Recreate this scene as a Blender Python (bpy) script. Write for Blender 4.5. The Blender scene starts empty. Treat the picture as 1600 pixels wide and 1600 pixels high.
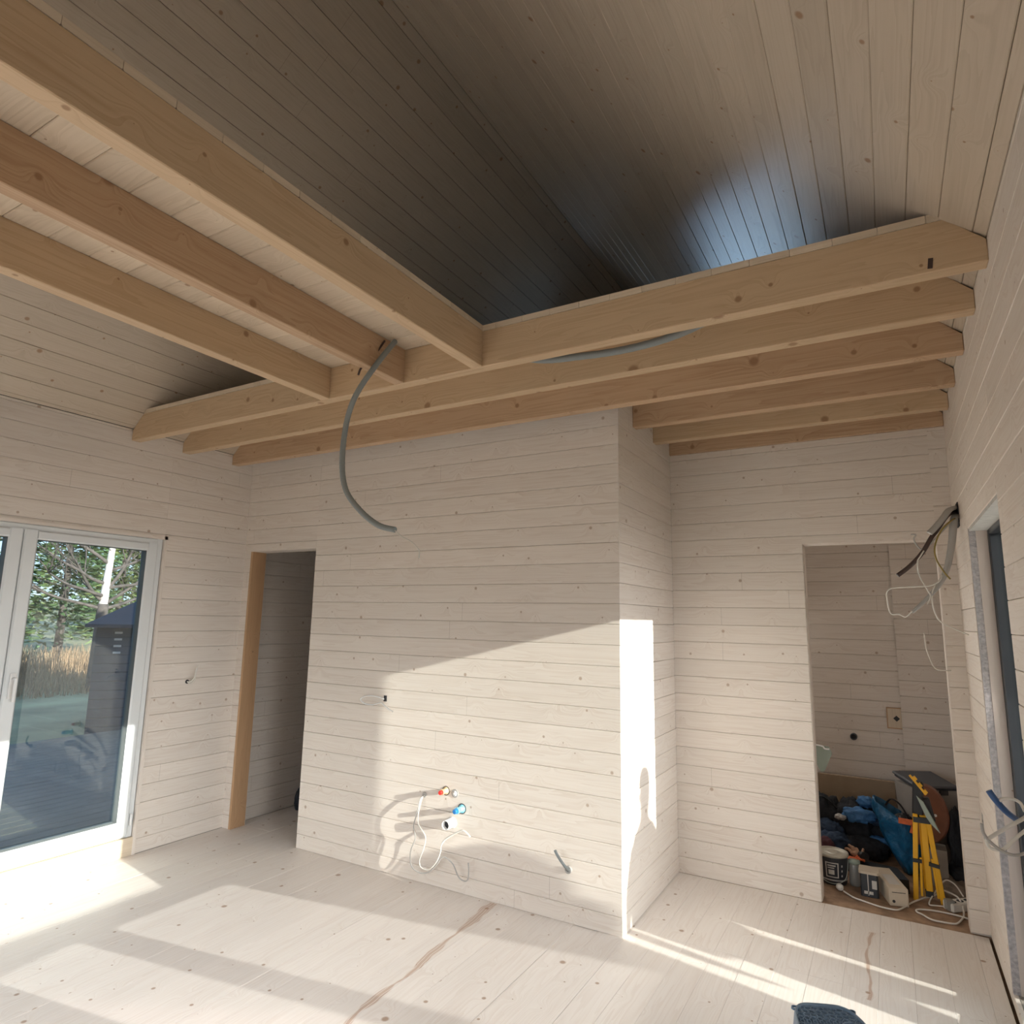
import bpy, bmesh, math, random
from mathutils import Vector, Matrix, noise
R_ = random.Random(7)
S = bpy.context.scene
COL = S.collection
V3 = Vector
PI = math.pi

# ------------------------------------------------------------------ camera
CAM = V3((4.366, 0.367, 1.565))
yaw, pit, rol = math.radians(30.187), math.radians(9.365), math.radians(1.075)
fw = V3((-math.sin(yaw)*math.cos(pit), math.cos(yaw)*math.cos(pit), math.sin(pit)))
rt = V3((math.cos(yaw), math.sin(yaw), 0)); up = rt.cross(fw)
rt2 = rt*math.cos(rol)+up*math.sin(rol); up2 = -rt*math.sin(rol)+up*math.cos(rol)
cd = bpy.data.cameras.new('camera'); cam = bpy.data.objects.new('camera', cd); COL.objects.link(cam)
m = Matrix((rt2, up2, -fw)).transposed().to_4x4(); m.translation = CAM
cam.matrix_world = m
cd.sensor_width = 36; cd.lens = 36*1005.15/1600; cd.clip_start = 0.02; cd.clip_end = 400
S.camera = cam

# ------------------------------------------------------------------ sky, sun, exposure
S.view_settings.view_transform = 'Standard'; S.view_settings.look = 'None'
S.view_settings.gamma = 1; S.view_settings.use_curve_mapping = False
S.view_settings.exposure = 0.15
SUN_D = V3((-1, .17, -.241)).normalized()
w = bpy.data.worlds.new('sky'); S.world = w; w.use_nodes = True
nt = w.node_tree; nt.nodes.clear()
tc = nt.nodes.new('ShaderNodeTexCoord'); sx = nt.nodes.new('ShaderNodeSeparateXYZ')
rp = nt.nodes.new('ShaderNodeValToRGB'); bg = nt.nodes.new('ShaderNodeBackground'); ow = nt.nodes.new('ShaderNodeOutputWorld')
nt.links.new(tc.outputs['Generated'], sx.inputs[0]); nt.links.new(sx.outputs['Z'], rp.inputs[0])
nt.links.new(rp.outputs[0], bg.inputs[0]); nt.links.new(bg.outputs[0], ow.inputs[0])
e = rp.color_ramp.elements
e[0].position = 0.0; e[0].color = (.62, .74, .84, 1)
e[1].position = .55; e[1].color = (.17, .33, .66, 1)
x = e.new(.16); x.color = (.36, .62, .90, 1)
bg.inputs[1].default_value = 1.9
sl = bpy.data.lights.new('sun', 'SUN'); sl.energy = 10.5; sl.angle = math.radians(.38); sl.color = (1, .95, .87)
so = bpy.data.objects.new('sun', sl); COL.objects.link(so); so.rotation_euler = SUN_D.to_track_quat('-Z', 'Y').to_euler(); so.location = (12, 1, 6)

def area(name, loc, d, sx_, sy_, power, col, spread=180):
    l = bpy.data.lights.new(name, 'AREA'); l.shape = 'RECTANGLE'; l.size = sx_; l.size_y = sy_; l.energy = power; l.color = col
    l.spread = math.radians(spread)
    o = bpy.data.objects.new(name, l); COL.objects.link(o); o.location = loc
    o.rotation_euler = V3(d).to_track_quat('-Z', 'Y').to_euler(); return o
XRW = 4.87
# fill lamp added in place of daylight from unseen glazing behind the camera
area('glazing_fill', (1.9, -2.42, 1.15), (0, 1, -.9), 3.4, 1.8, 78, (1, .995, .98), 85)
# sky light falling in by the two right-hand openings
area('window_daylight', (XRW, 1.52, 1.5), (-1, .06, -.55), 1.15, .85, 25, (1, .99, .98), 80)
area('window_daylight', (XRW, 3.56, 1.05), (-1, .1, -.5), .80, 1.8, 12, (1, .98, .96), 110)
area('gable_daylight', (2.3, 6.00, 3.52), (.35, -1, 0), .95, .75, 1.1, (.42, .66, 1), 110)
area('storage_fill', (3.46, 5.98, 1.5), (.3, -1, -.2), .5, 1.1, 7, (1, .93, .84))  # fill lamp added to brighten the storage room
# narrow lamp added outside the garden door, standing in for sun mirrored by its panes
area('glint_lamp', (-.10, 2.335, .54), (1, .17, -.241), 1.22, .60, 3.0, (1, .95, .9), 1.2)

# ------------------------------------------------------------------ materials
def mat(name):
    mt = bpy.data.materials.new(name); mt.use_nodes = True
    return mt, mt.node_tree, mt.node_tree.nodes['Principled BSDF']
def pbr(name, col, rough=.6, metal=0, noise_amt=0, nscale=20, bump=0, spec=.5, trans=0):
    mt, nt, b = mat(name)
    b.inputs['Base Color'].default_value = (*col, 1); b.inputs['Roughness'].default_value = rough
    b.inputs['Metallic'].default_value = metal; b.inputs['Specular IOR Level'].default_value = spec
    b.inputs['Transmission Weight'].default_value = trans
    if noise_amt or bump:
        t = nt.nodes.new('ShaderNodeTexCoord'); n = nt.nodes.new('ShaderNodeTexNoise'); n.inputs['Scale'].default_value = nscale
        n.inputs['Detail'].default_value = 5
        nt.links.new(t.outputs['Object'], n.inputs['Vector'])
        if noise_amt:
            r = nt.nodes.new('ShaderNodeMapRange'); r.inputs[1].default_value = .3; r.inputs[2].default_value = .7
            r.inputs[3].default_value = 1-noise_amt; r.inputs[4].default_value = 1+noise_amt
            mx = nt.nodes.new('ShaderNodeVectorMath'); mx.operation = 'SCALE'; mx.inputs[0].default_value = col
            nt.links.new(n.outputs['Fac'], r.inputs[0]); nt.links.new(r.outputs[0], mx.inputs['Scale'])
            nt.links.new(mx.outputs[0], b.inputs['Base Color'])
        if bump:
            bp = nt.nodes.new('ShaderNodeBump'); bp.inputs['Strength'].default_value = bump; bp.inputs['Distance'].default_value = .02
            nt.links.new(n.outputs['Fac'], bp.inputs['Height']); nt.links.new(bp.outputs[0], b.inputs['Normal'])
    return mt

def wood(name, base, dark, grain=.35, tint=.08, knot=(.30, .17, .09), kd=4.2, ksize=.011, rough=.55, vein=None, joints=True, spec=.35, kmix=.75):
    """sawn spruce; UV x = metres along the board, UV y = 10*board number + metres across"""
    mt, nt, b = mat(name); N = nt.nodes.new; L = nt.links.new
    def M(op, a, b_=None, c=None):
        n = N('ShaderNodeMath'); n.operation = op
        for i, q in enumerate((a, b_, c)):
            if q is None: continue
            if isinstance(q, (int, float)): n.inputs[i].default_value = q
            else: L(q, n.inputs[i])
        return n.outputs[0]
    def XYZ(a, b_, c):
        n = N('ShaderNodeCombineXYZ')
        for i, q in enumerate((a, b_, c)):
            if isinstance(q, (int, float)): n.inputs[i].default_value = q
            else: L(q, n.inputs[i])
        return n.outputs[0]
    uv = N('ShaderNodeUVMap'); uv.uv_map = 'UVMap'; sp = N('ShaderNodeSeparateXYZ'); L(uv.outputs[0], sp.inputs[0])
    u, v = sp.outputs[0], sp.outputs[1]
    bid = M('FLOOR', M('DIVIDE', v, 10.0)); ac = M('SUBTRACT', v, M('MULTIPLY', bid, 10.0))
    wn = N('ShaderNodeTexWhiteNoise'); wn.noise_dimensions = '1D'; L(bid, wn.inputs['W'])
    r1 = wn.outputs['Value']
    uo = M('ADD', u, M('MULTIPLY', r1, 53.0))
    # knots
    vo = N('ShaderNodeTexVoronoi'); vo.voronoi_dimensions = '2D'; vo.inputs['Scale'].default_value = 1
    L(XYZ(M('MULTIPLY', uo, kd), M('ADD', M('MULTIPLY', ac, kd), M('MULTIPLY', bid, 7.31)), 0), vo.inputs['Vector'])
    kdist = M('DIVIDE', vo.outputs['Distance'], kd)
    kc = N('ShaderNodeSeparateColor'); L(vo.outputs['Color'], kc.inputs[0])
    krad = M('ADD', .0015, M('MULTIPLY', M('MULTIPLY', kc.outputs[0], kc.outputs[1]), ksize*1.6))
    mr = N('ShaderNodeMapRange'); mr.interpolation_type = 'SMOOTHSTEP'
    L(kdist, mr.inputs[0]); L(krad, mr.inputs[1]); L(M('MULTIPLY', krad, .45), mr.inputs[2]); mr.inputs[3].default_value = 0; mr.inputs[4].default_value = 1
    kmask = mr.outputs[0]
    halo = M('POWER', 2.718, M('MULTIPLY', M('MULTIPLY', kdist, kdist), -900.0))
    # grain
    n1 = N('ShaderNodeTexNoise'); n1.inputs['Scale'].default_value = 1; n1.inputs['Detail'].default_value = 3
    L(XYZ(M('MULTIPLY', uo, .55), M('ADD', M('MULTIPLY', ac, 11), M('MULTIPLY', halo, .5)), M('MULTIPLY', bid, 3.7)), n1.inputs['Vector'])
    rings = M('FRACT', M('MULTIPLY', n1.outputs['Fac'], 13.0))
    rings = M('POWER', rings, 2.2)
    n2 = N('ShaderNodeTexNoise'); n2.inputs['Scale'].default_value = 1; n2.inputs['Detail'].default_value = 6; n2.inputs['Roughness'].default_value = .7
    L(XYZ(M('MULTIPLY', uo, 2.2), M('MULTIPLY', ac, 95), M('MULTIPLY', bid, 1.9)), n2.inputs['Vector'])
    n3 = N('ShaderNodeTexNoise'); n3.inputs['Scale'].default_value = 1; n3.inputs['Detail'].default_value = 2
    L(XYZ(M('MULTIPLY', uo, 1.1), M('MULTIPLY', ac, 5), M('MULTIPLY', bid, 9.1)), n3.inputs['Vector'])
    g = M('ADD', M('MULTIPLY', rings, .55), M('MULTIPLY', M('SUBTRACT', n2.outputs['Fac'], .35), 1.0))
    ringamt = M('MULTIPLY', g, M('MULTIPLY', M('ADD', .25, M('MULTIPLY', n3.outputs['Fac'], 1.3)), grain))
    ringamt = M('MINIMUM', M('MAXIMUM', ringamt, 0.0), 1.0)
    mx = N('ShaderNodeMix'); mx.data_type = 'RGBA'; mx.inputs['A'].default_value = (*base, 1); mx.inputs['B'].default_value = (*dark, 1)
    L(ringamt, mx.inputs['Factor']); col = mx.outputs['Result']
    # board tint
    sc = N('ShaderNodeVectorMath'); sc.operation = 'SCALE'; L(col, sc.inputs[0])
    L(M('ADD', 1-tint, M('MULTIPLY', r1, 2*tint)), sc.inputs['Scale']); col = sc.outputs[0]
    mk = N('ShaderNodeMix'); mk.data_type = 'RGBA'; L(col, mk.inputs['A']); mk.inputs['B'].default_value = (*knot, 1)
    L(M('MULTIPLY', kmask, kmix), mk.inputs['Factor']); col = mk.outputs['Result']
    if joints:  # gap shadow at board ends, painted as a thin dark line
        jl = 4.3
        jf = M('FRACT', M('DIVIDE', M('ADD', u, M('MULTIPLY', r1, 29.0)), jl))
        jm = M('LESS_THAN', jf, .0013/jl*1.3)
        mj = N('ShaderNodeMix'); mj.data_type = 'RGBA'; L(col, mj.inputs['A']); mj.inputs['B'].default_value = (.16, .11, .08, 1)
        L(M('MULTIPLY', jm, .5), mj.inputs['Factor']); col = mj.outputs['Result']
    if vein:
        # brown heartwood flame running down single boards of the floor
        for (vx, vslope, y0, y1, wid) in vein:
            nn = N('ShaderNodeTexNoise'); nn.inputs['Scale'].default_value = 1; nn.inputs['Detail'].default_value = 2
            L(XYZ(M('MULTIPLY', u, 3.0), vx, 0), nn.inputs['Vector'])
            wob = M('MULTIPLY', M('SUBTRACT', nn.outputs['Fac'], .5), .10)
            pos = N('ShaderNodeTexCoord'); ps = N('ShaderNodeSeparateXYZ'); L(pos.outputs['Object'], ps.inputs[0])
            dx = M('ABSOLUTE', M('SUBTRACT', M('SUBTRACT', ps.outputs[0], vx), M('ADD', wob, M('MULTIPLY', M('SUBTRACT', ps.outputs[1], y0), vslope))))
            nw = N('ShaderNodeTexNoise'); nw.inputs['Scale'].default_value = 1
            L(XYZ(M('MULTIPLY', u, 5.0), vx+9, 0), nw.inputs['Vector'])
            wd = M('MULTIPLY', M('SUBTRACT', nw.outputs['Fac'], .25), wid*2)
            s = M('SMOOTH_MIN', 1.0, M('MAXIMUM', M('DIVIDE', M('SUBTRACT', wd, dx), .006), 0.0), .1)
            s = M('MINIMUM', s, 1.0)
            # lighter core inside the flame
            core = M('GREATER_THAN', M('SINE', M('MULTIPLY', dx, 520.0)), -.35)
            s = M('MULTIPLY', s, M('ADD', .35, M('MULTIPLY', core, .65)))
            s = M('MULTIPLY', s, M('MULTIPLY', M('GREATER_THAN', ps.outputs[1], y0), M('LESS_THAN', ps.outputs[1], y1)))
            mv = N('ShaderNodeMix'); mv.data_type = 'RGBA'; L(col, mv.inputs['A']); mv.inputs['B'].default_value = (.42, .24, .14, 1)
            L(M('MULTIPLY', s, .62), mv.inputs['Factor']); col = mv.outputs['Result']
    L(col, b.inputs['Base Color']); b.inputs['Roughness'].default_value = rough; b.inputs['Specular IOR Level'].default_value = spec
    bp = N('ShaderNodeBump'); bp.inputs['Strength'].default_value = .12; bp.inputs['Distance'].default_value = .002
    L(n2.outputs['Fac'], bp.inputs['Height']); L(bp.outputs[0], b.inputs['Normal'])
    return mt

M = {}
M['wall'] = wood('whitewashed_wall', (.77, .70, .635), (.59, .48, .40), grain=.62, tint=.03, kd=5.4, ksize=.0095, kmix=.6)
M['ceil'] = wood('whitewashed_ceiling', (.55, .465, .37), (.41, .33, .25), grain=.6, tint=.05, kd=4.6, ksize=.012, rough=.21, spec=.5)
M['floor'] = wood('whitewashed_floor', (.78, .722, .675), (.61, .51, .44), grain=.55, tint=.02, kd=5.5, ksize=.013, rough=.5,
                  vein=[(2.459, -.055, 2.2, 3.69, .042), (4.175, .02, 3.75, 4.45, .024)], joints=False)
M['beam'] = wood('raw_spruce_beam', (.60, .44, .285), (.42, .27, .15), grain=.75, tint=.05, kd=4.4, ksize=.024, rough=.5, joints=False, kmix=.85)
M['beamb'] = wood('raw_spruce_beam_reddish', (.57, .395, .255), (.38, .23, .13), grain=.9, tint=.05, kd=4.0, ksize=.026, rough=.5, joints=False, kmix=.85)
M['stud'] = wood('raw_spruce_stud', (.56, .35, .20), (.40, .23, .12), grain=.6, tint=.03, kd=3.2, ksize=.012, joints=False)
M['loft'] = wood('pale_loft_board', (.70, .59, .46), (.52, .41, .29), grain=.7, tint=.06, kd=5, ksize=.013, joints=False)
M['osb'] = pbr('dusty_subfloor', (.30, .19, .12), .85, noise_amt=.35, nscale=14)
M['jambwood'] = wood('window_reveal_board', (.66, .56, .50), (.5, .4, .34), grain=.3, joints=False)
M['foam'] = pbr('grey_foam', (.46, .42, .42), .9, noise_amt=.25, nscale=60, bump=.6)
M['plaster'] = pbr('insulation_head', (.55, .53, .50), .9, noise_amt=.1, nscale=30, bump=.4)
M['pvc'] = pbr('white_pvc', (.72, .74, .75), .35)
M['pvcgrey'] = pbr('grey_gasket', (.10, .11, .11), .6)
M['anth'] = pbr('anthracite_frame', (.022, .024, .030), .45)
M['conduit'] = pbr('grey_conduit', (.23, .25, .25), .55)
M['cablew'] = pbr('white_cable', (.72, .68, .62), .5)
M['cableg'] = pbr('grey_cable', (.42, .40, .38), .5)
M['cablek'] = pbr('black_cable', (.06, .035, .03), .45)
M['cabley'] = pbr('yellow_green_wire', (.28, .20, .04), .5)
M['cableb'] = pbr('blue_tube', (.03, .09, .24), .45)
M['red'] = pbr('red_plastic', (.75, .03, .02), .4)
M['blue'] = pbr('blue_plastic', (.02, .20, .55), .4)
M['brass'] = pbr('pale_fitting_orange', (.80, .55, .32), .4)
M['cyan'] = pbr('pale_fitting_cyan', (.25, .62, .78), .4)
M['drain'] = pbr('white_drain', (.82, .81, .80), .4)
M['dark'] = pbr('dark_hollow', (.03, .03, .035), .8)
M['black'] = pbr('black_plastic', (.022, .023, .026), .5)
M['blackcloth'] = pbr('black_cloth', (.022, .024, .03), .9, noise_amt=.4, nscale=25, bump=.8)
M['navy'] = pbr('navy_cloth', (.035, .06, .11), .9, noise_amt=.35, nscale=25, bump=.8)
M['maroon'] = pbr('maroon_cloth', (.09, .03, .04), .9, noise_amt=.3, nscale=25, bump=.6)
M['brightblue'] = pbr('blue_cloth', (.05, .17, .38), .6, noise_amt=.25, nscale=25, bump=.8)
M['tarp'] = pbr('blue_woven_bag', (.012, .12, .26), .28, noise_amt=.3, nscale=18, bump=1.0)
M['yellow'] = pbr('yellow_paint', (.80, .42, .015), .4)
M['greyplast'] = pbr('clear_grey_plastic', (.36, .33, .30), .35, noise_amt=.12, nscale=8)
M['lid'] = pbr('slate_lid', (.075, .08, .095), .5)
M['leather'] = pbr('rust_brown', (.20, .075, .04), .5, noise_amt=.2, nscale=12)
M['orange'] = pbr('orange_rubber', (.72, .16, .05), .7, noise_amt=.2, nscale=40)
M['tan'] = pbr('tan_glove', (.42, .25, .16), .9, noise_amt=.3, nscale=40)
M['cream'] = pbr('cream_box', (.58, .49, .38), .6, noise_amt=.05, nscale=10)
M['fibre'] = pbr('brown_fibreboard', (.37, .27, .18), .85, noise_amt=.08, nscale=10)
M['rug'] = pbr('grey_brown_blanket', (.22, .175, .14), .95, noise_amt=.4, nscale=22, bump=1.0)
M['steel'] = pbr('steel_blade', (.42, .44, .40), .4, metal=.3)
M['bladegreen'] = pbr('greenish_blade', (.30, .35, .29), .4)
M['tinmetal'] = pbr('tin_lid', (.50, .46, .38), .4, metal=.2, noise_amt=.1)
M['navypaint'] = pbr('bucket_label_navy', (.035, .038, .045), .45)
M['pale'] = pbr('label_pale', (.55, .52, .48), .6)
M['basket'] = pbr('slate_blue_plastic', (.15, .23, .33), .4)
M['bark'] = pbr('dark_bark', (.10, .085, .075), .9, noise_amt=.4, nscale=8)
M['birch'] = pbr('birch_bark', (.62, .56, .50), .8, noise_amt=.35, nscale=9)
M['needle'] = pbr('pine_needles', (.085, .15, .055), .8, noise_amt=.5, nscale=1.2)
M['needle2'] = pbr('olive_needles', (.17, .22, .08), .8, noise_amt=.5, nscale=1.2)
M['scrub'] = pbr('dry_scrub', (.33, .22, .13), .9, noise_amt=.5, nscale=3)
M['grass'] = pbr('dry_grass', (.28, .26, .13), .95, noise_amt=.4, nscale=.8)
M['deck'] = pbr('grey_deck', (.125, .115, .085), .75, noise_amt=.2, nscale=6)
M['shed'] = pbr('slate_shed', (.055, .07, .085), .8, noise_amt=.15, nscale=8)
M['shedroof'] = pbr('slate_roof_felt', (.055, .062, .070), .9)
M['render'] = pbr('outside_cladding', (.30, .27, .24), .9)
M['skin'] = pbr('skin', (.55, .35, .26), .6)
M['jacket'] = pbr('dark_jacket', (.05, .06, .08), .85)
M['jeans'] = pbr('blue_jeans', (.06, .09, .16), .85)
M['hair'] = pbr('brown_hair', (.06, .04, .03), .8)
M['canvas'] = pbr('grey_canvas', (.25, .25, .24), .9, bump=.5, nscale=15)
gm, gnt, gb = mat('window_glass'); gnt.nodes.remove(gb)
tr = gnt.nodes.new('ShaderNodeBsdfTransparent'); tr.inputs[0].default_value = (.93, .965, .96, 1)
gl = gnt.nodes.new('ShaderNodeBsdfGlossy'); gl.inputs['Roughness'].default_value = 0.0
fr = gnt.nodes.new('ShaderNodeFresnel'); fr.inputs[0].default_value = 1.75
mg = gnt.nodes.new('ShaderNodeMixShader')
gnt.links.new(fr.outputs[0], mg.inputs[0]); gnt.links.new(tr.outputs[0], mg.inputs[1]); gnt.links.new(gl.outputs[0], mg.inputs[2])
gnt.links.new(mg.outputs[0], gnt.nodes['Material Output'].inputs[0])
M['glass'] = gm
M['clear'] = pbr('clear_plastic', (.55, .55, .52), .25, trans=.55)

# ------------------------------------------------------------------ mesh helpers
class MB:
    def __init__(s): s.v = []; s.f = []; s.uv = []; s.mi = []; s.sm = []
    def face(s, idx, uv=None, mi=0, sm=False):
        s.f.append(idx); s.uv.append(uv or [(0, 0)]*len(idx)); s.mi.append(mi); s.sm.append(sm)
    def add(s, pts): n = len(s.v); s.v += [V3(p) for p in pts]; return n
    def prism(s, poly, A, B, O, U, V, N, u0, u1, bid=0, mi=0, caps=True):
        """poly: list of (v, n) cross-section points; extruded from u0 to u1 along U"""
        O, U, V, N = V3(O), V3(U), V3(V), V3(N); k = len(poly)
        n = s.add([O+U*u0+V*a+N*b for a, b in poly]+[O+U*u1+V*a+N*b for a, b in poly])
        acc = 0
        for i in range(k):
            j = (i+1) % k; d = math.hypot(poly[j][0]-poly[i][0], poly[j][1]-poly[i][1])
            s.face([n+i, n+j, n+k+j, n+k+i], [(u0, bid*10+acc), (u0, bid*10+acc+d), (u1, bid*10+acc+d), (u1, bid*10+acc)], mi); acc += d
        if caps:
            s.face([n+i for i in range(k)][::-1], [(a*.3+bid, bid*10+abs(b)) for a, b in poly][::-1], mi)
            s.face([n+k+i for i in range(k)], [(a*.3+bid, bid*10+abs(b)) for a, b in poly], mi)
    def box(s, a, b, bid=0, axis=None, mi=0, bev=0):
        a, b = V3(a), V3(b); d = b-a
        if axis is None: axis = max(range(3), key=lambda i: abs(d[i]))
        ax = [(1, 2), (2, 0), (0, 1)][axis]
        U = V3([1 if i == axis else 0 for i in range(3)]); Vv = V3([1 if i == ax[0] else 0 for i in range(3)]); N = V3([1 if i == ax[1] else 0 for i in range(3)])
        dv, dn = d[ax[0]], d[ax[1]]; c = bev
        poly = [(0, 0), (dv, 0), (dv, dn), (0, dn)] if not c else [(c, 0), (dv-c, 0), (dv, c), (dv, dn-c), (dv-c, dn), (c, dn), (0, dn-c), (0, c)]
        s.prism(poly, 0, 0, a, U, Vv, N, 0, d[axis], bid, mi)
    def obox(s, c, size, rot, mi=0, bid=0):
        """box centred at c, rotated by matrix/euler"""
        Rm = rot if isinstance(rot, Matrix) else Matrix.Rotation(rot, 3, 'Z')
        h = V3(size)/2
        pts = [V3(c)+Rm @ V3((sx*h.x, sy*h.y, sz*h.z)) for sz in (-1, 1) for sy in (-1, 1) for sx in (-1, 1)]
        n = s.add(pts)
        for q in ((0, 2, 3, 1), (4, 5, 7, 6), (0, 1, 5, 4), (2, 6, 7, 3), (0, 4, 6, 2), (1, 3, 7, 5)):
            s.face([n+i for i in q], [(0, bid*10), (size[0], bid*10), (size[0], bid*10+.1), (0, bid*10+.1)], mi)
    def tube(s, pts, r, seg=8, mi=0, smooth=True, flat=1.0, cap=True, sub=6, rfun=None, ridge=0):
        P = [V3(p) for p in pts]
        if smooth and len(P) > 2:
            Q = []
            for i in range(len(P)-1):
                p0 = P[max(i-1, 0)]; p1 = P[i]; p2 = P[i+1]; p3 = P[min(i+2, len(P)-1)]
                for k in range(sub):
                    t = k/sub
                    Q.append(.5*((2*p1)+(p2-p0)*t+(2*p0-5*p1+4*p2-p3)*t*t+(3*p1-p0-3*p2+p3)*t**3))
            Q.append(P[-1]); P = Q
        t0 = (P[1]-P[0]).normalized(); ref = V3((0, 0, 1)) if abs(t0.z) < .9 else V3((0, 1, 0))
        X = t0.cross(ref).normalized(); n0 = len(s.v); L = len(P)
        for i, p in enumerate(P):
            t = ((P[min(i+1, L-1)]-P[max(i-1, 0)]).normalized())
            X = (X-t*X.dot(t)).normalized(); Y = t.cross(X)
            rr = rfun(i/(L-1)) if rfun else (r[0]+(r[1]-r[0])*i/(L-1) if isinstance(r, tuple) else r)
            if ridge: rr *= 1+ridge*(i % 2)
            s.add([p+X*rr*math.cos(2*PI*k/seg)+Y*rr*flat*math.sin(2*PI*k/seg) for k in range(seg)])
        for i in range(L-1):
            for k in range(seg):
                a = n0+i*seg+k; b = n0+i*seg+(k+1) % seg
                s.face([a, b, b+seg, a+seg], None, mi, True)
        if cap:
            s.face([n0+k for k in range(seg)][::-1], None, mi); s.face([n0+(L-1)*seg+k for k in range(seg)], None, mi)
    def lathe(s, prof, c, axis=(0, 0, 1), seg=24, mi=0, sm=True):
        ax = V3(axis).normalized(); q = V3((0, 0, 1)).rotation_difference(ax); c = V3(c); n0 = len(s.v)
        for (r, h) in prof:
            s.add([c+q @ V3((r*math.cos(2*PI*k/seg), r*math.sin(2*PI*k/seg), h)) for k in range(seg)])
        for i in range(len(prof)-1):
            for k in range(seg):
                a = n0+i*seg+k; b = n0+i*seg+(k+1) % seg
                s.face([a, b, b+seg, a+seg], None, mi, sm)
        if prof[0][0] > 1e-4: s.face([n0+k for k in range(seg)][::-1], None, mi)
        if prof[-1][0] > 1e-4: s.face([n0+(len(prof)-1)*seg+k for k in range(seg)], None, mi)
    def blob(s, c, rad, amp=.15, fr=3, seed=0, mi=0, seg=28, rings=16, flatbot=None, sq=1.0):
        c = V3(c); n0 = len(s.v)
        for i in range(rings+1):
            th = PI*i/rings
            for k in range(seg):
                ph = 2*PI*k/seg
                d = V3((math.sin(th)*math.cos(ph), math.sin(th)*math.sin(ph), math.cos(th)))
                e_ = V3([math.copysign(abs(q)**sq, q) for q in d])
                f_ = 1+amp*noise.noise(d*fr+V3((seed*3.1, seed, 0)))*2+amp*.6*noise.noise(d*fr*3+V3((0, seed*2.3, seed)))*2
                p = c+V3((e_.x*rad[0], e_.y*rad[1], e_.z*rad[2]))*f_
                if flatbot is not None: p.z = max(p.z, flatbot)
                s.v.append(p)
        for i in range(rings):
            for k in range(seg):
                a = n0+i*seg+k; b = n0+i*seg+(k+1) % seg
                s.face([a, a+seg, b+seg, b], None, mi, True)
    def build(s, name, mats, parent=None, label=None, cat=None, group=None, kind=None, origin=None):
        me = bpy.data.meshes.new(name)
        o3 = V3(origin) if origin is not None else V3((0, 0, 0))
        par_off = V3((0, 0, 0)); q_ = parent
        while q_ is not None: par_off += V3(q_.location); q_ = q_.parent
        me.from_pydata([tuple(p-o3-(par_off if origin is None else V3((0, 0, 0)))) for p in s.v], [], s.f)
        ul = me.uv_layers.new(name='UVMap'); flat = [c for f in s.uv for q in f for c in q]; ul.data.foreach_set('uv', flat)
        me.polygons.foreach_set('material_index', s.mi); me.polygons.foreach_set('use_smooth', s.sm)
        for q in (mats if isinstance(mats, (list, tuple)) else [mats]): me.materials.append(M[q])
        me.update()
        o = bpy.data.objects.new(name, me); COL.objects.link(o); o.location = o3
        if parent is not None: o.parent = parent
        if label: o['label'] = label
        if cat: o['category'] = cat
        if group: o['group'] = group
        if kind: o['kind'] = kind
        return o
def thing(name, label, cat, loc, group=None):
    o = bpy.data.objects.new(name, None); COL.objects.link(o); o.location = loc
    o['label'] = label; o['category'] = cat
    if group: o['group'] = group
    return o
def base(pts): # an origin at the base of a mesh
    return V3((sum(p[0] for p in pts)/len(pts), sum(p[1] for p in pts)/len(pts), min(p[2] for p in pts)))

BID = [0]
def board(mb, O, U, V, N, u0, u1, v0, v1, th=.018, gap=.0013, ch=.0022, depth=0, mi=0):
    BID[0] += 1
    a, b = v0+gap/2, v1-gap/2
    if b-a < .012: return
    jit = R_.uniform(-.0007, .0007)
    poly = [(a, -th), (b, -th), (b, -ch+jit), (b-ch, jit), (a+ch, jit), (a, -ch+jit)]
    U, V, N = V3(U), V3(V), V3(N)
    if U.cross(V).dot(N) < 0: pass
    mb.prism(poly, 0, 0, O, U, V, N, u0, u1, BID[0]*1, mi)
def boards(mb, O, U, V, N, u0, u1, v0, v1, pitch, off, **k):
    """planks along U filling u0..u1 x v0..v1, joints at off + i*pitch"""
    i = math.floor((v0-off)/pitch); 
    while off+i*pitch < v1-1e-6:
        a = max(v0, off+i*pitch); b = min(v1, off+(i+1)*pitch)
        board(mb, O, U, V, N, u0, u1, a, b, **k); i += 1

# ------------------------------------------------------------------ dimensions (metres)
XR, YP, XC, YB, YE, YF = 4.714, 3.696, 3.113, 4.705, 6.05, -2.6
ZB, ZBT, ZL, ZE, ZR = 2.705, 2.880, 2.906, 2.787, 4.700
XM = XR/2; PIT, OFF = .1115, .0925
SLN = math.hypot(XM, ZR-ZE); SU = V3((XM, 0, ZR-ZE))/SLN

# floor ------------------------------------------------------------
mb = MB()
FB = 3.947-.1378*40
# main room and small room boards run towards the back wall
boards(mb, (0, 0, 0), (0, 1, 0), (1, 0, 0), (0, 0, 1), YF, YP+.13, 0, XR-.012, .1378, FB, th=.03, gap=.0006, ch=.0006)
boards(mb, (0, 0, 0), (0, 1, 0), (1, 0, 0), (0, 0, 1), YP+.13, YB, XC-.06, XR-.012, .1378, FB, th=.03, gap=.0006, ch=.0006)
boards(mb, (0, 0, 0), (0, 1, 0), (1, 0, 0), (0, 0, 1), YP+.13, YE, 0, XC-.12, .1378, FB, th=.03, gap=.0012, ch=.0008)
mb.build('floor', 'floor', kind='structure')
mb = MB(); mb.box((-.25, YF-.25, -.35), (XR+.25, YE+.25, -.031)); mb.build('trim_1', 'osb', kind='structure')
mb = MB(); mb.box((XC-.12, YB, -.03), (XR, YE, 0)); mb.build('floor_storage', 'osb', kind='structure')

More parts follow.
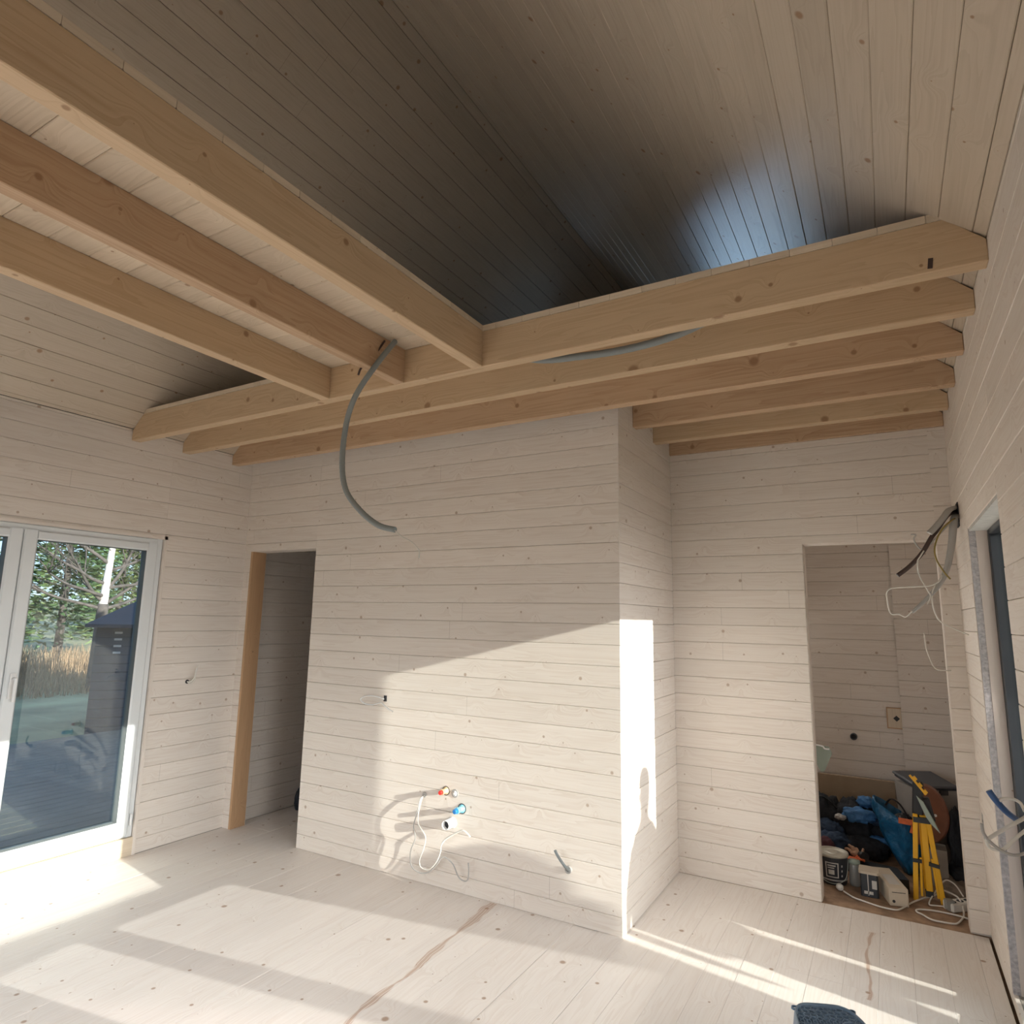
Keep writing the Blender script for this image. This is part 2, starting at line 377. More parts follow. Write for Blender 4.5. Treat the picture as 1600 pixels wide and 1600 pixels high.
# left wall with garden door opening ---------------------------------
DY0, DY1, DZ0, DZ1 = 1.31, 3.031, .115, 2.066
mb = MB(); a = ((0, 0, 0), (0, 1, 0), (0, 0, 1), (1, 0, 0))
boards(mb, *a, YF, DY0, 0, ZE, PIT, OFF); boards(mb, *a, DY1, YP+.0, 0, ZE, PIT, OFF); boards(mb, *a, DY0, DY1, DZ1, ZE, PIT, OFF)
boards(mb, *a, YP, YE, 0, ZE, PIT, OFF)
for (p, q) in (((-.25, YF-.25, -.03), (-.019, DY0, ZE)), ((-.25, DY1, -.03), (-.019, YE+.25, ZE)), ((-.25, DY0, DZ1), (-.019, DY1, ZE)), ((-.25, DY0, -.03), (-.019, DY1, .0))):
    mb.box(p, q, mi=1)
mb.build('wall_left', ['wall', 'render'], kind='structure')
mb = MB(); mb.box((-.12, DY0, 0), (.004, DY1, .112), bid=3); mb.build('trim_2', 'loft', kind='structure')

# right wall with two openings ----------------------------------------
W1 = (3.07, 4.03, .05, 2.02); W2 = (.86, 2.19, .98, 2.03)
mb = MB(); a = ((XR, 0, 0), (0, 1, 0), (0, 0, 1), (-1, 0, 0))
boards(mb, *a, YF, W2[0], 0, ZE, PIT, OFF); boards(mb, *a, W2[0], W2[1], 0, W2[2], PIT, OFF); boards(mb, *a, W2[0], W2[1], W2[3], ZE, PIT, OFF)
boards(mb, *a, W2[1], W1[0], 0, ZE, PIT, OFF); boards(mb, *a, W1[0], W1[1], 0, W1[2], PIT, OFF); boards(mb, *a, W1[0], W1[1], W1[3], ZE, PIT, OFF)
boards(mb, *a, W1[1], YB, 0, ZE, PIT, OFF); boards(mb, *a, YB, YE, 0, ZE, PIT, OFF)
X0, X1 = XR+.019, XR+.25
for (p, q) in (((X0, YF-.25, -.03), (X1, W2[0], ZE)), ((X0, W2[1], -.03), (X1, W1[0], ZE)), ((X0, W1[1], -.03), (X1, YE+.25, ZE)),
               ((X0, W2[0], -.03), (X1, W2[1], W2[2])), ((X0, W2[0], W2[3]), (X1, W2[1], ZE)), ((X0, W1[0], -.03), (X1, W1[1], W1[2])), ((X0, W1[0], W1[3]), (X1, W1[1], ZE))):
    mb.box(p, q, mi=1)
mb.build('wall_right', ['wall', 'render'], kind='structure')
# reveal of opening 1: board lining, foam strip, dark frame
mb = MB(); mb.box((XR+.028, W1[1]-.016, .05), (XR+.072, W1[1]+.004, W1[3]-.01), bid=5)
mb.box((XR+.028, W1[0]-.004, .05), (XR+.072, W1[0]+.016, W1[3]-.01), bid=6); mb.build('trim_3', 'jambwood', kind='structure')
mb = MB(); mb.box((XR+.002, W1[1]-.012, .02), (XR+.028, W1[1]+.003, W1[3]-.004)); mb.build('trim_4', 'foam', kind='structure')
mb = MB(); mb.box((XR+.004, W1[0], W1[3]-.014), (XR+.075, W1[1], W1[3]+.004)); mb.build('trim_5', 'plaster', kind='structure')
def window(name, y0, y1, z0, z1, x0=XR+.073, x1=XR+.14, f=.05):
    mb = MB()
    for (p, q) in (((x0, y0, z0), (x1, y0+f, z1)), ((x0, y1-f, z0), (x1, y1, z1)), ((x0, y0+f, z1-f), (x1, y1-f, z1)), ((x0, y0+f, z0), (x1, y1-f, z0+f*.5))):
        mb.box(p, q, bev=.004)
    o = mb.build(name, 'anth', kind='structure')
    g = MB(); g.box((x0+.03, y0+f, z0+f*.5), (x0+.034, y1-f, z1-f)); g.build('glass_pane', 'glass', parent=o)
window('window_1', W1[0]+.005, W1[1]-.005, .03, 2.035)
window('window_2', W2[0]+.0, W2[1], W2[2], W2[3]+.005)

# middle block: front wall with door opening, side wall ------------------
D1 = (.092, .783, 2.04)
mb = MB(); a = ((0, YP, 0), (1, 0, 0), (0, 0, 1), (0, -1, 0))
boards(mb, *a, 0, D1[0], 0, ZBT, PIT, OFF); boards(mb, *a, D1[1], XC-.0015, 0, ZBT, PIT, OFF); boards(mb, *a, D1[0], D1[1], D1[2], ZBT, PIT, OFF)
mb.box((0, YP+.019, 0), (D1[0], YP+.13, ZBT), mi=1); mb.box((D1[1], YP+.019, 0), (XC-.019, YP+.13, ZBT), mi=1); mb.box((D1[0], YP+.019, D1[2]), (D1[1], YP+.13, ZBT), mi=1)
mb.build('wall_middle', ['wall', 'wall'], kind='structure')
mb = MB(); mb.box((D1[0]-.02, YP-.001, 0), (D1[0]+.002, YP+.125, D1[2]), bid=4, axis=2); mb.build('trim_6', 'stud', kind='structure')
mb = MB(); a = ((XC, 0, 0), (0, 1, 0), (0, 0, 1), (1, 0, 0))
boards(mb, *a, YP+.001, YB, 0, ZBT, PIT, OFF)
mb.box((XC-.12, YP+.019, 0), (XC-.019, YE, ZBT), mi=1); mb.build('wall_side', ['wall', 'render'], kind='structure')

# back wall with doorway, storage room behind -----------------------------
D2 = (3.930, 4.629, 2.05)
mb = MB(); a = ((0, YB, 0), (1, 0, 0), (0, 0, 1), (0, -1, 0))
boards(mb, *a, XC, D2[0], 0, ZB, PIT, OFF+.004); boards(mb, *a, D2[1], XR, 0, ZB, PIT, OFF+.03); boards(mb, *a, D2[0], D2[1], D2[2], ZB, PIT, OFF+.004)
mb.box((XC, YB+.019, 0), (D2[0]+.004, YB+.12, ZBT), mi=0); mb.box((D2[1]-.002, YB+.019, 0), (XR, YB+.12, ZBT), mi=0); mb.box((D2[0], YB+.019, D2[2]), (D2[1], YB+.12, ZBT), mi=0)
mb.build('wall_back', ['wall'], kind='structure')
mb = MB(); a = ((0, YE, 0), (1, 0, 0), (0, 0, 1), (0, -1, 0))
boards(mb, *a, 0, 3.16, 0, ZBT, PIT, OFF+.02); boards(mb, *a, 3.16, 3.76, 0, .85, PIT, OFF+.02); boards(mb, *a, 3.16, 3.76, 2.1, ZBT, PIT, OFF+.02); boards(mb, *a, 3.76, 4.40, 0, ZBT, PIT, OFF+.02); boards(mb, (0, YE-.03, 0), *a[1:], 4.40, XR, 0, ZBT, PIT, OFF+.07)
mb.build('wall_storage', ['wall'], kind='structure')
# gable above the loft with a small window, outer back wall
GW = (1.75, 2.85, 3.08, 3.95)
mb = MB()
def gable(mb, y0, y1, holes):
    # wall below eaves plus triangle, split around a hole
    mb.box((-.25, y0, -.03), (XR+.25, y1, ZE)) if not holes else None
    x0, x1, z0, z1 = GW
    def top(x): return ZE+(ZR-ZE)*(1-abs(x-XM)/XM)
    def col(xa, xb, zb_):
        n = mb.add([(xa, y0, zb_), (xb, y0, zb_), (xb, y0, top(xb)), (xa, y0, top(xa)), (xa, y1, zb_), (xb, y1, zb_), (xb, y1, top(xb)), (xa, y1, top(xa))])
        for q in ((0, 1, 2, 3), (5, 4, 7, 6), (0, 4, 5, 1), (1, 5, 6, 2), (2, 6, 7, 3), (3, 7, 4, 0)):
            mb.face([n+i for i in q], [(0, 0), (xb-xa, 0), (xb-xa, .1), (0, .1)])
    col(0, x0, ZE-.02); col(x1, XR, ZE-.02); col(x0, XM, z1); col(XM, x1, z1); mb.box((x0, y0, ZE-.02), (x1, y1, z0))
gable(mb, YE+.001, YE+.2, True); 
for (p, q) in (((-.25, YE+.019, -.03), (3.16, YE+.25, ZE-.03)), ((3.76, YE+.019, -.03), (XR+.25, YE+.25, ZE-.03)), ((3.16, YE+.019, -.03), (3.76, YE+.25, .85)), ((3.16, YE+.019, 2.1), (3.76, YE+.25, ZE-.03))): mb.box(p, q)
mb.build('wall_gable_back', 'wall', kind='structure')
mb = MB()
for (p, q) in (((GW[0], YE+.05, GW[2]), (GW[0]+.06, YE+.12, GW[3])), ((GW[1]-.06, YE+.05, GW[2]), (GW[1], YE+.12, GW[3])), ((GW[0], YE+.05, GW[2]), (GW[1], YE+.12, GW[2]+.06)), ((GW[0], YE+.05, GW[3]-.06), (GW[1], YE+.12, GW[3]))):
    mb.box(p, q)
o = mb.build('window_3', 'anth', kind='structure')
mb = MB(); mb.box((GW[0]+.06, YE+.08, GW[2]+.06), (GW[1]-.06, YE+.084, GW[3]-.06)); mb.build('glass_pane', 'glass', parent=o)
mb = MB()
for (p, q) in (((3.16, YE+.05, .85), (3.21, YE+.12, 2.1)), ((3.71, YE+.05, .85), (3.76, YE+.12, 2.1)), ((3.16, YE+.05, .85), (3.76, YE+.12, .9)), ((3.16, YE+.05, 2.05), (3.76, YE+.12, 2.1))): mb.box(p, q)
o = mb.build('added_window', 'pvc', kind='structure')  # unseen window added to light the storage room
mb = MB(); mb.box((3.21, YE+.08, .9), (3.71, YE+.084, 2.05)); mb.build('glass_pane', 'glass', parent=o)
# wall behind the camera, its unseen glazing added to let in daylight
mb = MB()
def gfull(mb, y0, y1):
    n = mb.add([(0, y0, ZE), (XR, y0, ZE), (XM, y0, ZR), (0, y1, ZE), (XR, y1, ZE), (XM, y1, ZR)])
    for q in ((0, 1, 2), (3, 5, 4), (0, 3, 4, 1), (1, 4, 5, 2), (2, 5, 3, 0)): mb.face([n+i for i in q])
gfull(mb, YF-.25, YF)
GX0, GX1, GZ0, GZ1 = .15, 3.65, .15, 2.15
mb.box((-.25, YF-.25, -.03), (GX0, YF, ZE)); mb.box((GX1, YF-.25, -.03), (XR+.25, YF, ZE)); mb.box((GX0, YF-.25, GZ1), (GX1, YF, ZE)); mb.box((GX0, YF-.25, -.03), (GX1, YF, GZ0))
mb.build('wall_front', 'wall', kind='structure')
mb = MB()
for xx in (GX0, (GX0+GX1)/2-.04, GX1-.08): mb.box((xx, YF-.15, GZ0), (xx+.08, YF-.08, GZ1))
mb.box((GX0, YF-.15, GZ0), (GX1, YF-.08, GZ0+.08)); mb.box((GX0, YF-.15, GZ1-.08), (GX1, YF-.08, GZ1))
o = mb.build('window_4', 'pvc', kind='structure')
mb = MB(); mb.box((GX0+.08, YF-.12, GZ0+.08), ((GX0+GX1)/2-.04, YF-.115, GZ1-.08)); mb.build('glass_pane', 'glass', parent=o)
mb = MB(); mb.box(((GX0+GX1)/2+.04, YF-.12, GZ0+.08), (GX1-.08, YF-.115, GZ1-.08)); mb.build('glass_pane', 'glass', parent=o)

# ceiling: two boarded roof slopes ---------------------------------------
mb = MB()
SL = V3((XM, 0, ZR-ZE)).normalized(); NL = V3((SL.z, 0, -SL.x))
SR = V3((-XM, 0, ZR-ZE)).normalized(); NR = V3((-SR.z, 0, SR.x))
NR = V3((-SL.z, 0, -SL.x))
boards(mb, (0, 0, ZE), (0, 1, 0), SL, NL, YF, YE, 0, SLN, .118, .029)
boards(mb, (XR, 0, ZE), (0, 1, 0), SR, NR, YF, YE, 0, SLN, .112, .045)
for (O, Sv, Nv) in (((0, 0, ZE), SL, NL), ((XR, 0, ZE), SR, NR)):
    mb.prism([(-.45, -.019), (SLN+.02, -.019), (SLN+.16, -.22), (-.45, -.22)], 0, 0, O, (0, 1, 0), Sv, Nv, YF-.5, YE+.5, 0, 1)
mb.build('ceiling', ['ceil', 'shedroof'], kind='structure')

# ------------------------------------------------------------------ beams
def xbeam(y, x0, x1, label, mt, bl=True, name='ceiling_beam', group='cross beams under the loft'):
    b = .106
    L_ = x1-x0
    # outline in the x-z plane, chamfered where it meets the roof slope
    pts = [(x0, ZB), (x1, ZB), (x1, ZE-.008), (x1-b, ZBT)] + ([(x0+b, ZBT), (x0, ZE-.008)] if bl else [(x0, ZBT)])
    mb = MB(); BID[0] += 7; t = .06; bid = BID[0]; k = len(pts); c = .004
    n = mb.add([(px, y, pz) for px, pz in pts]+[(px, y+t, pz) for px, pz in pts])
    uvf = lambda q, o_: [(pts[i][0], (bid+o_)*10+pts[i][1]-ZB) for i in q]
    q = list(range(k)); mb.face([n+i for i in q], uvf(q, 0)); mb.face([n+k+i for i in q[::-1]], uvf(q[::-1], 1))
    for i in range(k):
        j = (i+1) % k
        mb.face([n+i, n+k+i, n+k+j, n+j], [(pts[i][0], (bid+2+i)*10), (pts[i][0], (bid+2+i)*10+t), (pts[j][0], (bid+2+i)*10+t), (pts[j][0], (bid+2+i)*10)])
    BID[0] += 8
    o = mb.build(name, mt, label=label, cat='beam', group=group, origin=((x0+x1)/2, y+t/2, ZB))
    md = o.modifiers.new('edge', 'BEVEL'); md.width = .003; md.segments = 1
    return o
g1 = xbeam(2.725, 0, XR, 'nearest full-width spruce cross beam, topped by the loft floor edge, end notch by the right wall', 'beam')
xbeam(3.091, 0, XR, 'second full-width cross beam, directly behind the one that carries the loft floor edge', 'beam')
xbeam(3.505, 0, XR, 'third full-width cross beam, just in front of the pipe-stub wall top', 'beamb')
xbeam(3.936, XC, XR, 'nearest of the short cross beams in the passage by the doorway', 'beamb', False)
xbeam(4.325, XC, XR, 'middle short cross beam in the passage, between two like it', 'beam', False)
xbeam(YB-.016, XC, XR, 'last short cross beam lying flat against the back wall above the doorway', 'beamb', False)
# notch (dark knot hole) in first beam near the right wall
mb = MB(); mb.obox((4.56, 2.7245, 2.735), (.014, .0045, .035), Matrix.Rotation(.12, 3, 'Y')); mb.build('knot_hole', 'cablek', parent=g1, label='dark brown resin pocket')
def ybeam(x0, x1, label, mt):
    mb = MB(); BID[0] += 5; mb.box((x0, YF, ZB), (x1, 2.725, ZBT), bid=BID[0], axis=1); BID[0] += 3
    o = mb.build('loft_beam', mt, label=label, cat='beam', group='long beams carrying the walkway of the loft', origin=((x0+x1)/2, 0, ZB))
    md = o.modifiers.new('edge', 'BEVEL'); md.width = .003; md.segments = 1
ybeam(2.761, 2.821, 'long spruce beam bordering the open dark ceiling, rightmost of three overhead', 'beam')
ybeam(2.301, 2.361, 'reddish long beam in the middle of three overhead, conduit hangs beside its end', 'beamb')
ybeam(1.790, 1.850, 'leftmost of the three long overhead beams, facing the garden door', 'beam')
# loft floor
mb = MB()
boards(mb, (0, 0, ZBT), (1, 0, 0), (0, 1, 0), (0, 0, -1), 1.790, 2.821, YF, 2.725, .139, 1.076-.139*40, th=.026, ch=.003)
o = mb.build('loft_floor', 'loft', label='pale tongue-and-groove planking of the loft, laid over the exposed beams', cat='loft floor')
mb = MB()
boards(mb, (0, 0, ZBT), (0, 1, 0), (1, 0, 0), (0, 0, -1), 2.722, YE, .112, XR-.112, .139, .11, th=.026, ch=.002)
q = mb.build('plank_deck', 'loft', parent=o)

# ------------------------------------------------------------------ garden door (door_1)
x0, x1 = -.085, -.012
def frame(mb, y0, y1, z0, z1, f, x0, x1, fb=None, ft=None, bev=.006):
    fb = fb or f; ft = ft or f
    mb.box((x0, y0, z0), (x1, y0+f, z1), axis=2, bev=bev); mb.box((x0, y1-f, z0), (x1, y1, z1), axis=2, bev=bev)
    mb.box((x0, y0+f-.002, z1-ft), (x1, y1-f+.002, z1), axis=1, bev=bev); mb.box((x0, y0+f-.002, z0), (x1, y1-f+.002, z0+fb), axis=1, bev=bev)
mb = MB(); frame(mb, DY0+.003, DY1-.003, DZ0, DZ1-.003, .045, x0, x1, fb=.035); door = mb.build('door_1', 'pvc', kind='structure')
for k, (ya, yb) in enumerate(((2.180, DY1-.04), (DY0+.04, 2.176))):
    mb = MB(); frame(mb, ya, yb, DZ0+.02, DZ1-.035, .074, x0+.012, x1+.014, fb=.085, ft=.055, bev=.009)
    s_ = mb.build('sash', 'pvc', parent=door)
    mb = MB(); frame(mb, ya+.070, yb-.070, DZ0+.101, DZ1-.086, .006, x0+.02, x1+.004, bev=0); mb.build('gasket', 'pvcgrey', parent=s_)
    mb = MB(); mb.box((x0+.035, ya+.072, DZ0+.103), (x0+.041, yb-.072, DZ1-.088)); mb.build('glass_pane', 'glass', parent=s_)
# handle on the right sash
mb = MB(); mb.box((.002, 2.204, 1.06), (.014, 2.234, 1.20), axis=2, bev=.004); mb.tube([(.010, 2.219, 1.17), (.045, 2.219, 1.17)], .009, 10, smooth=False)
mb.tube([(.045, 2.219, 1.178), (.047, 2.219, 1.12), (.044, 2.219, 1.045)], (.010, .008), 10); mb.build('handle', 'drain', parent=door)
mb = MB(); mb.lathe([(.007, 0), (.007, .07)], (.004, DY1-.03, .19), seg=10); mb.build('hinge', 'drain', parent=door)
# timber trim around the door
mb = MB(); mb.box((-.015, DY1-.003, 0.0), (.006, DY1+.018, DZ1+.02), axis=2); mb.box((-.015, DY0-.02, DZ1-.003), (.006, DY1+.018, DZ1+.02), axis=1)
mb.build('trim_7', 'wall', kind='structure')

# ------------------------------------------------------------------ hanging conduits
def cable(name, label, pts, r, mt, cat='cable', group=None, **k):
    mb = MB(); mb.tube(pts, r, k.pop('seg', 8), **k); return mb.build(name, mt, label=label, cat=cat, group=group, origin=base(pts))
pc = [(2.40, 2.52, 2.872), (2.380-.02, 2.47, 2.70), (2.318, 2.45, 2.571), (2.265, 2.45, 2.441), (2.252, 2.45, 2.260), (2.285, 2.45, 2.123), (2.377, 2.45, 2.023), (2.486, 2.45, 1.951), (2.584, 2.45, 1.924)]
pc[0] = (2.39, 2.50, 2.874); pc[1] = (2.395, 2.47, 2.70)
pc = [(2.400, 2.60, 2.868), (2.385, 2.50, 2.72)]+pc[2:]
t = thing('conduit', 'grey conduit hanging in a long curve from the loft beams', 'conduit', (2.584, 2.45, 1.9))
mb = MB(); mb.tube(pc, .0125, 10, ridge=.05, sub=14); mb.build('conduit_tube', 'conduit', parent=t)
mb = MB(); mb.tube([(2.58, 2.45, 1.924), (2.62, 2.45, 1.895), (2.666, 2.45, 1.874), (2.70, 2.45, 1.850), (2.718, 2.45, 1.827), (2.717, 2.45, 1.80)], .0025, 6); mb.build('wire', 'cablew', parent=t, label='thin white wire at its end')
cable('pull_wire', 'small dark wire tail beside the hanging conduit top', [(2.37, 2.56, 2.86), (2.345, 2.51, 2.76), (2.31, 2.48, 2.71), (2.30, 2.47, 2.67)], .005, 'cablek')
cable('conduit', 'pale grey conduit sagging lengthwise between the first and second cross beams', [(2.75, 2.86, 2.83), (2.95, 2.90, 2.785), (3.059, 2.93, 2.768), (3.191, 2.93, 2.756), (3.379, 2.93, 2.744), (3.55, 2.93, 2.748), (3.70, 2.93, 2.770), (3.86, 2.93, 2.82), (3.95, 2.93, 2.86)], .017, 'conduit', cat='conduit', ridge=.05)

# ------------------------------------------------------------------ cables from the right corner hole
mb = MB(); mb.box((XR-.004, 4.345, 2.075), (XR+.006, 4.435, 2.20)); mb.build('wall_opening', 'dark', label='ragged dark cable hole high in the right wall near the corner', cat='hole', origin=(XR, 4.39, 2.075))
y = 4.32
cable('cable', 'thick grey cable bundle drooping out of the hole in the right wall, bent downward', [(XR, 4.40, 2.13), (4.690, y, 2.11), (4.668, 4.30, 1.979), (4.640, 4.30, 1.86), (4.600, 4.29, 1.775), (4.53, 4.28, 1.69), (4.472, 4.27, 1.632)], (.021, .009), 'cableg', flat=.6)
cable('cable', 'black cable with cut end slanting down leftmost from the wall hole', [(XR, 4.40, 2.16), (4.662, y, 2.128), (4.61, 4.30, 2.05), (4.584, 4.29, 2.015), (4.537, 4.28, 1.935), (4.48, 4.28, 1.87), (4.420, 4.27, 1.820)], .011, 'cablek')
cable('cable', 'flat pale grey cable sheath over the black cable by the wall hole', [(XR, 4.40, 2.18), (4.672, 4.31, 2.155), (4.64, 4.29, 2.11), (4.60, 4.28, 2.06), (4.575, 4.275, 2.035)], .0185, 'cableg', flat=.6)
cable('cable', 'thin white wire with an open square loop, hanging lowest left of the wall hole', [(4.612, 4.27, 1.82), (4.600, 4.25, 1.790), (4.563, 4.25, 1.767), (4.494, 4.25, 1.761), (4.395, 4.25, 1.754), (4.368, 4.25, 1.735), (4.365, 4.25, 1.702), (4.375, 4.25, 1.627), (4.414, 4.25, 1.621), (4.441, 4.25, 1.608), (4.471, 4.25, 1.638)], .0032, 'cablew')
cable('cable', 'thin white wire ending in a stripped hook above the black cable', [(XR, 4.39, 2.14), (4.68, 4.30, 2.10), (4.62, 4.29, 2.03), (4.56, 4.285, 1.965), (4.53, 4.28, 1.958), (4.506, 4.28, 2.002), (4.515, 4.28, 2.03), (4.495, 4.28, 2.032)], .004, 'cableg')
cable('cable', 'thin dark yellow wire curving down beside the grey bundle', [(XR, 4.39, 2.12), (4.68, 4.28, 2.10), (4.627, 4.26, 2.046), (4.593, 4.25, 1.965), (4.594, 4.25, 1.899), (4.622, 4.25, 1.833), (4.646, 4.25, 1.797)], .0038, 'cabley')
cable('cable', 'white wire hanging in a narrow S below the black cable', [(4.545, 4.27, 1.945), (4.529, 4.26, 1.918), (4.512, 4.26, 1.885), (4.516, 4.26, 1.819), (4.549, 4.26, 1.737), (4.556, 4.26, 1.71), (4.539, 4.26, 1.672)], .0034, 'cablew')
cable('cable', 'white wire arching from the wires to the window side of the right wall', [(4.58, 4.28, 1.77), (4.564, 4.28, 1.720), (4.565, 4.28, 1.656), (4.587, 4.28, 1.592), (4.631, 4.28, 1.561), (4.700, 4.26, 1.525)], .0033, 'cablew')
cable('cable', 'short white wire curving to the doorway jamb below the cable bundle', [(4.530, 4.66, 1.53), (4.532, 4.66, 1.489), (4.539, 4.66, 1.421), (4.568, 4.66, 1.338), (4.613, 4.66, 1.327), (4.64, 4.68, 1.328)], .003, 'cablew')
# beside the window in the right wall
cable('cable', 'blue tube sticking out of the window edge in the right wall', [(4.596, 2.900, 1.072), (4.610, 2.900, 1.048), (4.636, 2.908, 1.015), (4.664, 2.949, 0.987)], .009, 'cableb')
cable('cable', 'uppermost white cable at the window reveal, bent over the blue tube', [(4.616, 2.900, 1.039), (4.628, 2.900, 1.052), (4.652, 2.900, 1.056), (4.670, 2.900, 1.048), (4.683, 2.932, 1.019)], .0046, 'cablew')
cable('cable', 'broad white cable loop beneath the blue tube at the window reveal', [(4.685, 2.924, 1.005), (4.652, 2.900, 0.987), (4.626, 2.900, 0.967), (4.592, 2.892, 0.942), (4.578, 2.892, 0.926), (4.588, 2.892, 0.908), (4.616, 2.892, 0.910), (4.644, 2.900, 0.938), (4.681, 2.916, 0.971)], .0068, 'cablew', flat=.7)
cable('cable', 'lowest white cable loop at the window edge in the right wall', [(4.570, 2.892, 0.975), (4.573, 2.892, 0.946), (4.592, 2.884, 0.922), (4.620, 2.884, 0.904), (4.648, 2.892, 0.900), (4.681, 2.916, 0.908)], .0046, 'cableg')
mb = MB(); mb.box((XR-.0015, 4.575, .50), (XR+.0005, 4.625, .625)); o = mb.build('sticker', 'cableg', label='grey sticker with dark print low on the right wall', cat='sticker', origin=(XR, 4.6, .5))
mb = MB()
for k in range(4): mb.box((XR-.0022, 4.584+.003*(k % 2), .512+k*.024), (XR-.0016, 4.616, .524+k*.024))
mb.build('print', 'black', parent=o)

# ------------------------------------------------------------------ things on the left wall and middle wall
t = thing('cable_outlet', 'short white wires from a hole in the wall right of the garden door', 'cable outlet', (0, 3.31, 1.07))
mb = MB(); mb.lathe([(.014, 0), (.014, .003)], (0, 3.305, 1.075), (1, 0, 0), 14); mb.build('hole', 'dark', parent=t)
mb = MB(); mb.tube([(0, 3.305, 1.075), (.03, 3.315, 1.078), (.045, 3.33, 1.11), (.05, 3.342, 1.19)], .0045, 8); mb.tube([(0, 3.305, 1.073), (.025, 3.32, 1.062), (.04, 3.335, 1.085), (.045, 3.336, 1.15)], .0035, 8); mb.build('wire', 'cablew', parent=t)

t = thing('cable_outlet', 'looped blue-white wire from a small hole above the pipe stubs', 'cable outlet', (1.50, YP, 1.03))
mb = MB(); mb.obox((1.507, YP-.002, 1.036), (.022, .006, .036), 0); mb.build('hole', 'dark', parent=t)
mb = MB(); mb.tube([(1.50, YP, 1.03), (1.47, 3.67, 1.045), (1.417, 3.655, 1.050), (1.360, 3.65, 1.040), (1.338, 3.65, 1.018), (1.376, 3.65, 0.998), (1.44, 3.655, 0.996), (1.50, 3.66, 1.012), (1.53, 3.66, .998), (1.567, 3.66, 0.979), (1.60, 3.665, .965)], .0042, 8); mb.build('wire', 'drain', parent=t)

ymb = YP-.0
def stub(name, label, x, z, L_, m1, m2, r):
    t = thing(name, label, 'pipe stub', (x, YP, z-r))
    mb = MB(); mb.lathe([(r*1.45, 0), (r*1.45, .006), (r, .007), (r, L_*.6), (r*1.12, L_*.6), (r*1.12, L_*.72)], (x, YP+.001, z), (0, -1, 0), 20); pf = mb.build('pipe_fitting', m1, parent=t)
    mb = MB(); mb.lathe([(r*.8, 0), (r*.8, L_*.26), (r*.66, L_*.30)], (x, YP-L_*.70, z), (0, -1, 0), 20); mb.build('cap', m2, parent=pf)
    mb = MB(); mb.lathe([(r*1.75, 0), (r*1.75, .002)], (x, YP+.0005, z), (0, -1, 0), 24); mb.build('wall_cut', 'dark', parent=t)
stub('pipe_stub', 'pale orange pipe stub with red cap on the middle wall', 2.010, .541, .065, 'brass', 'red', .0150)
stub('pipe_stub', 'cyan pipe stub with blue cap, lower right of the red-capped one', 2.128, .458, .080, 'cyan', 'blue', .0165)
t = thing('socket', 'round grey capped outlet right of the red-capped pipe stub', 'outlet', (2.082, YP, .51))
mb = MB(); mb.lathe([(.024, 0), (.024, .003), (.019, .003), (.018, .0015)], (2.076, YP+.0, .535), (0, -1, 0), 24); mb.build('ring', 'cableg', parent=t)
mb = MB(); mb.lathe([(.015, 0), (.015, .006), (.006, .007), (.006, .012)], (2.076, YP, .535), (0, -1, 0), 20); mb.build('plug', 'drain', parent=t)
t = thing('drain_pipe', 'white open drain pipe end below the blue-capped stub', 'drain pipe', (2.06, YP, .33))
mb = MB(); mb.lathe([(.033, 0), (.033, .001), (.027, .002), (.027, .068), (.024, .070), (.0215, .066), (.0215, .012), (.001, .012)], (2.062, YP, .372), (0, -1, 0), 28); mb.build('pipe', 'drain', parent=t)
mb = MB(); mb.lathe([(.0205, 0), (.0205, .002)], (2.062, YP-.045, .372), (0, -1, 0), 24); mb.build('bore', 'dark', parent=t)

t = thing('cable_outlet', 'pair of long white cables drooping in curls from the wall left of the pipe stubs', 'cable outlet', (1.85, YP, .48))
mb = MB(); mb.lathe([(.016, 0), (.016, .004), (.011, .006)], (1.853, YP, .497), (0, -1, 0), 16); mb.build('grommet', 'cableg', parent=t)
y_ = 3.64
c1 = [(1.853, YP, .495), (1.850, 3.66, .480)]+[(a_, y_, b_) for a_, b_ in ((1.843, .404), (1.822, .325), (1.838, .262), (1.810, .192), (1.807, .135), (1.828, .093), (1.892, .078), (1.952, .099), (1.999, .144), (2.033, .187), (2.068, .194), (2.117, .167), (2.154, .112), (2.189, .097), (2.217, .107), (2.224, .153), (2.219, .196))]
c2 = [(1.855, YP, .498), (1.856, 3.66, .470)]+[(a_, y_-.008, b_) for a_, b_ in ((1.858, .360), (1.918, .286), (1.909, .219), (1.882, .150), (1.896, .111), (1.952, .113), (2.004, .163), (2.031, .223), (2.035, .260), (2.064, .297), (2.133, .341), (2.185, .363), (2.232, .338))]
mb = MB(); mb.tube(c1, .0036, 8); mb.build('cable', 'cableg', parent=t); mb = MB(); mb.tube(c2, .0036, 8, rfun=lambda s_: .0028+(.0025 if s_ > .72 else 0)); mb.build('cable', 'cablew', parent=t)
t = thing('tube_stub', 'grey cable tube stub poking up from a ring, right of the drooping cables', 'tube stub', (2.84, YP, .26))
mb = MB(); mb.lathe([(.019, 0), (.019, .012), (.012, .013), (.012, .004)], (2.818, YP, .262), (0, -1, 0), 20); mb.build('ring', 'cableg', parent=t)
mb = MB(); mb.tube([(2.818, YP, .262), (2.825, 3.67, .270), (2.806, 3.64, .308), (2.777, 3.635, .345), (2.765, 3.635, .365)], .0075, 10); mb.build('tube', 'conduit', parent=t)

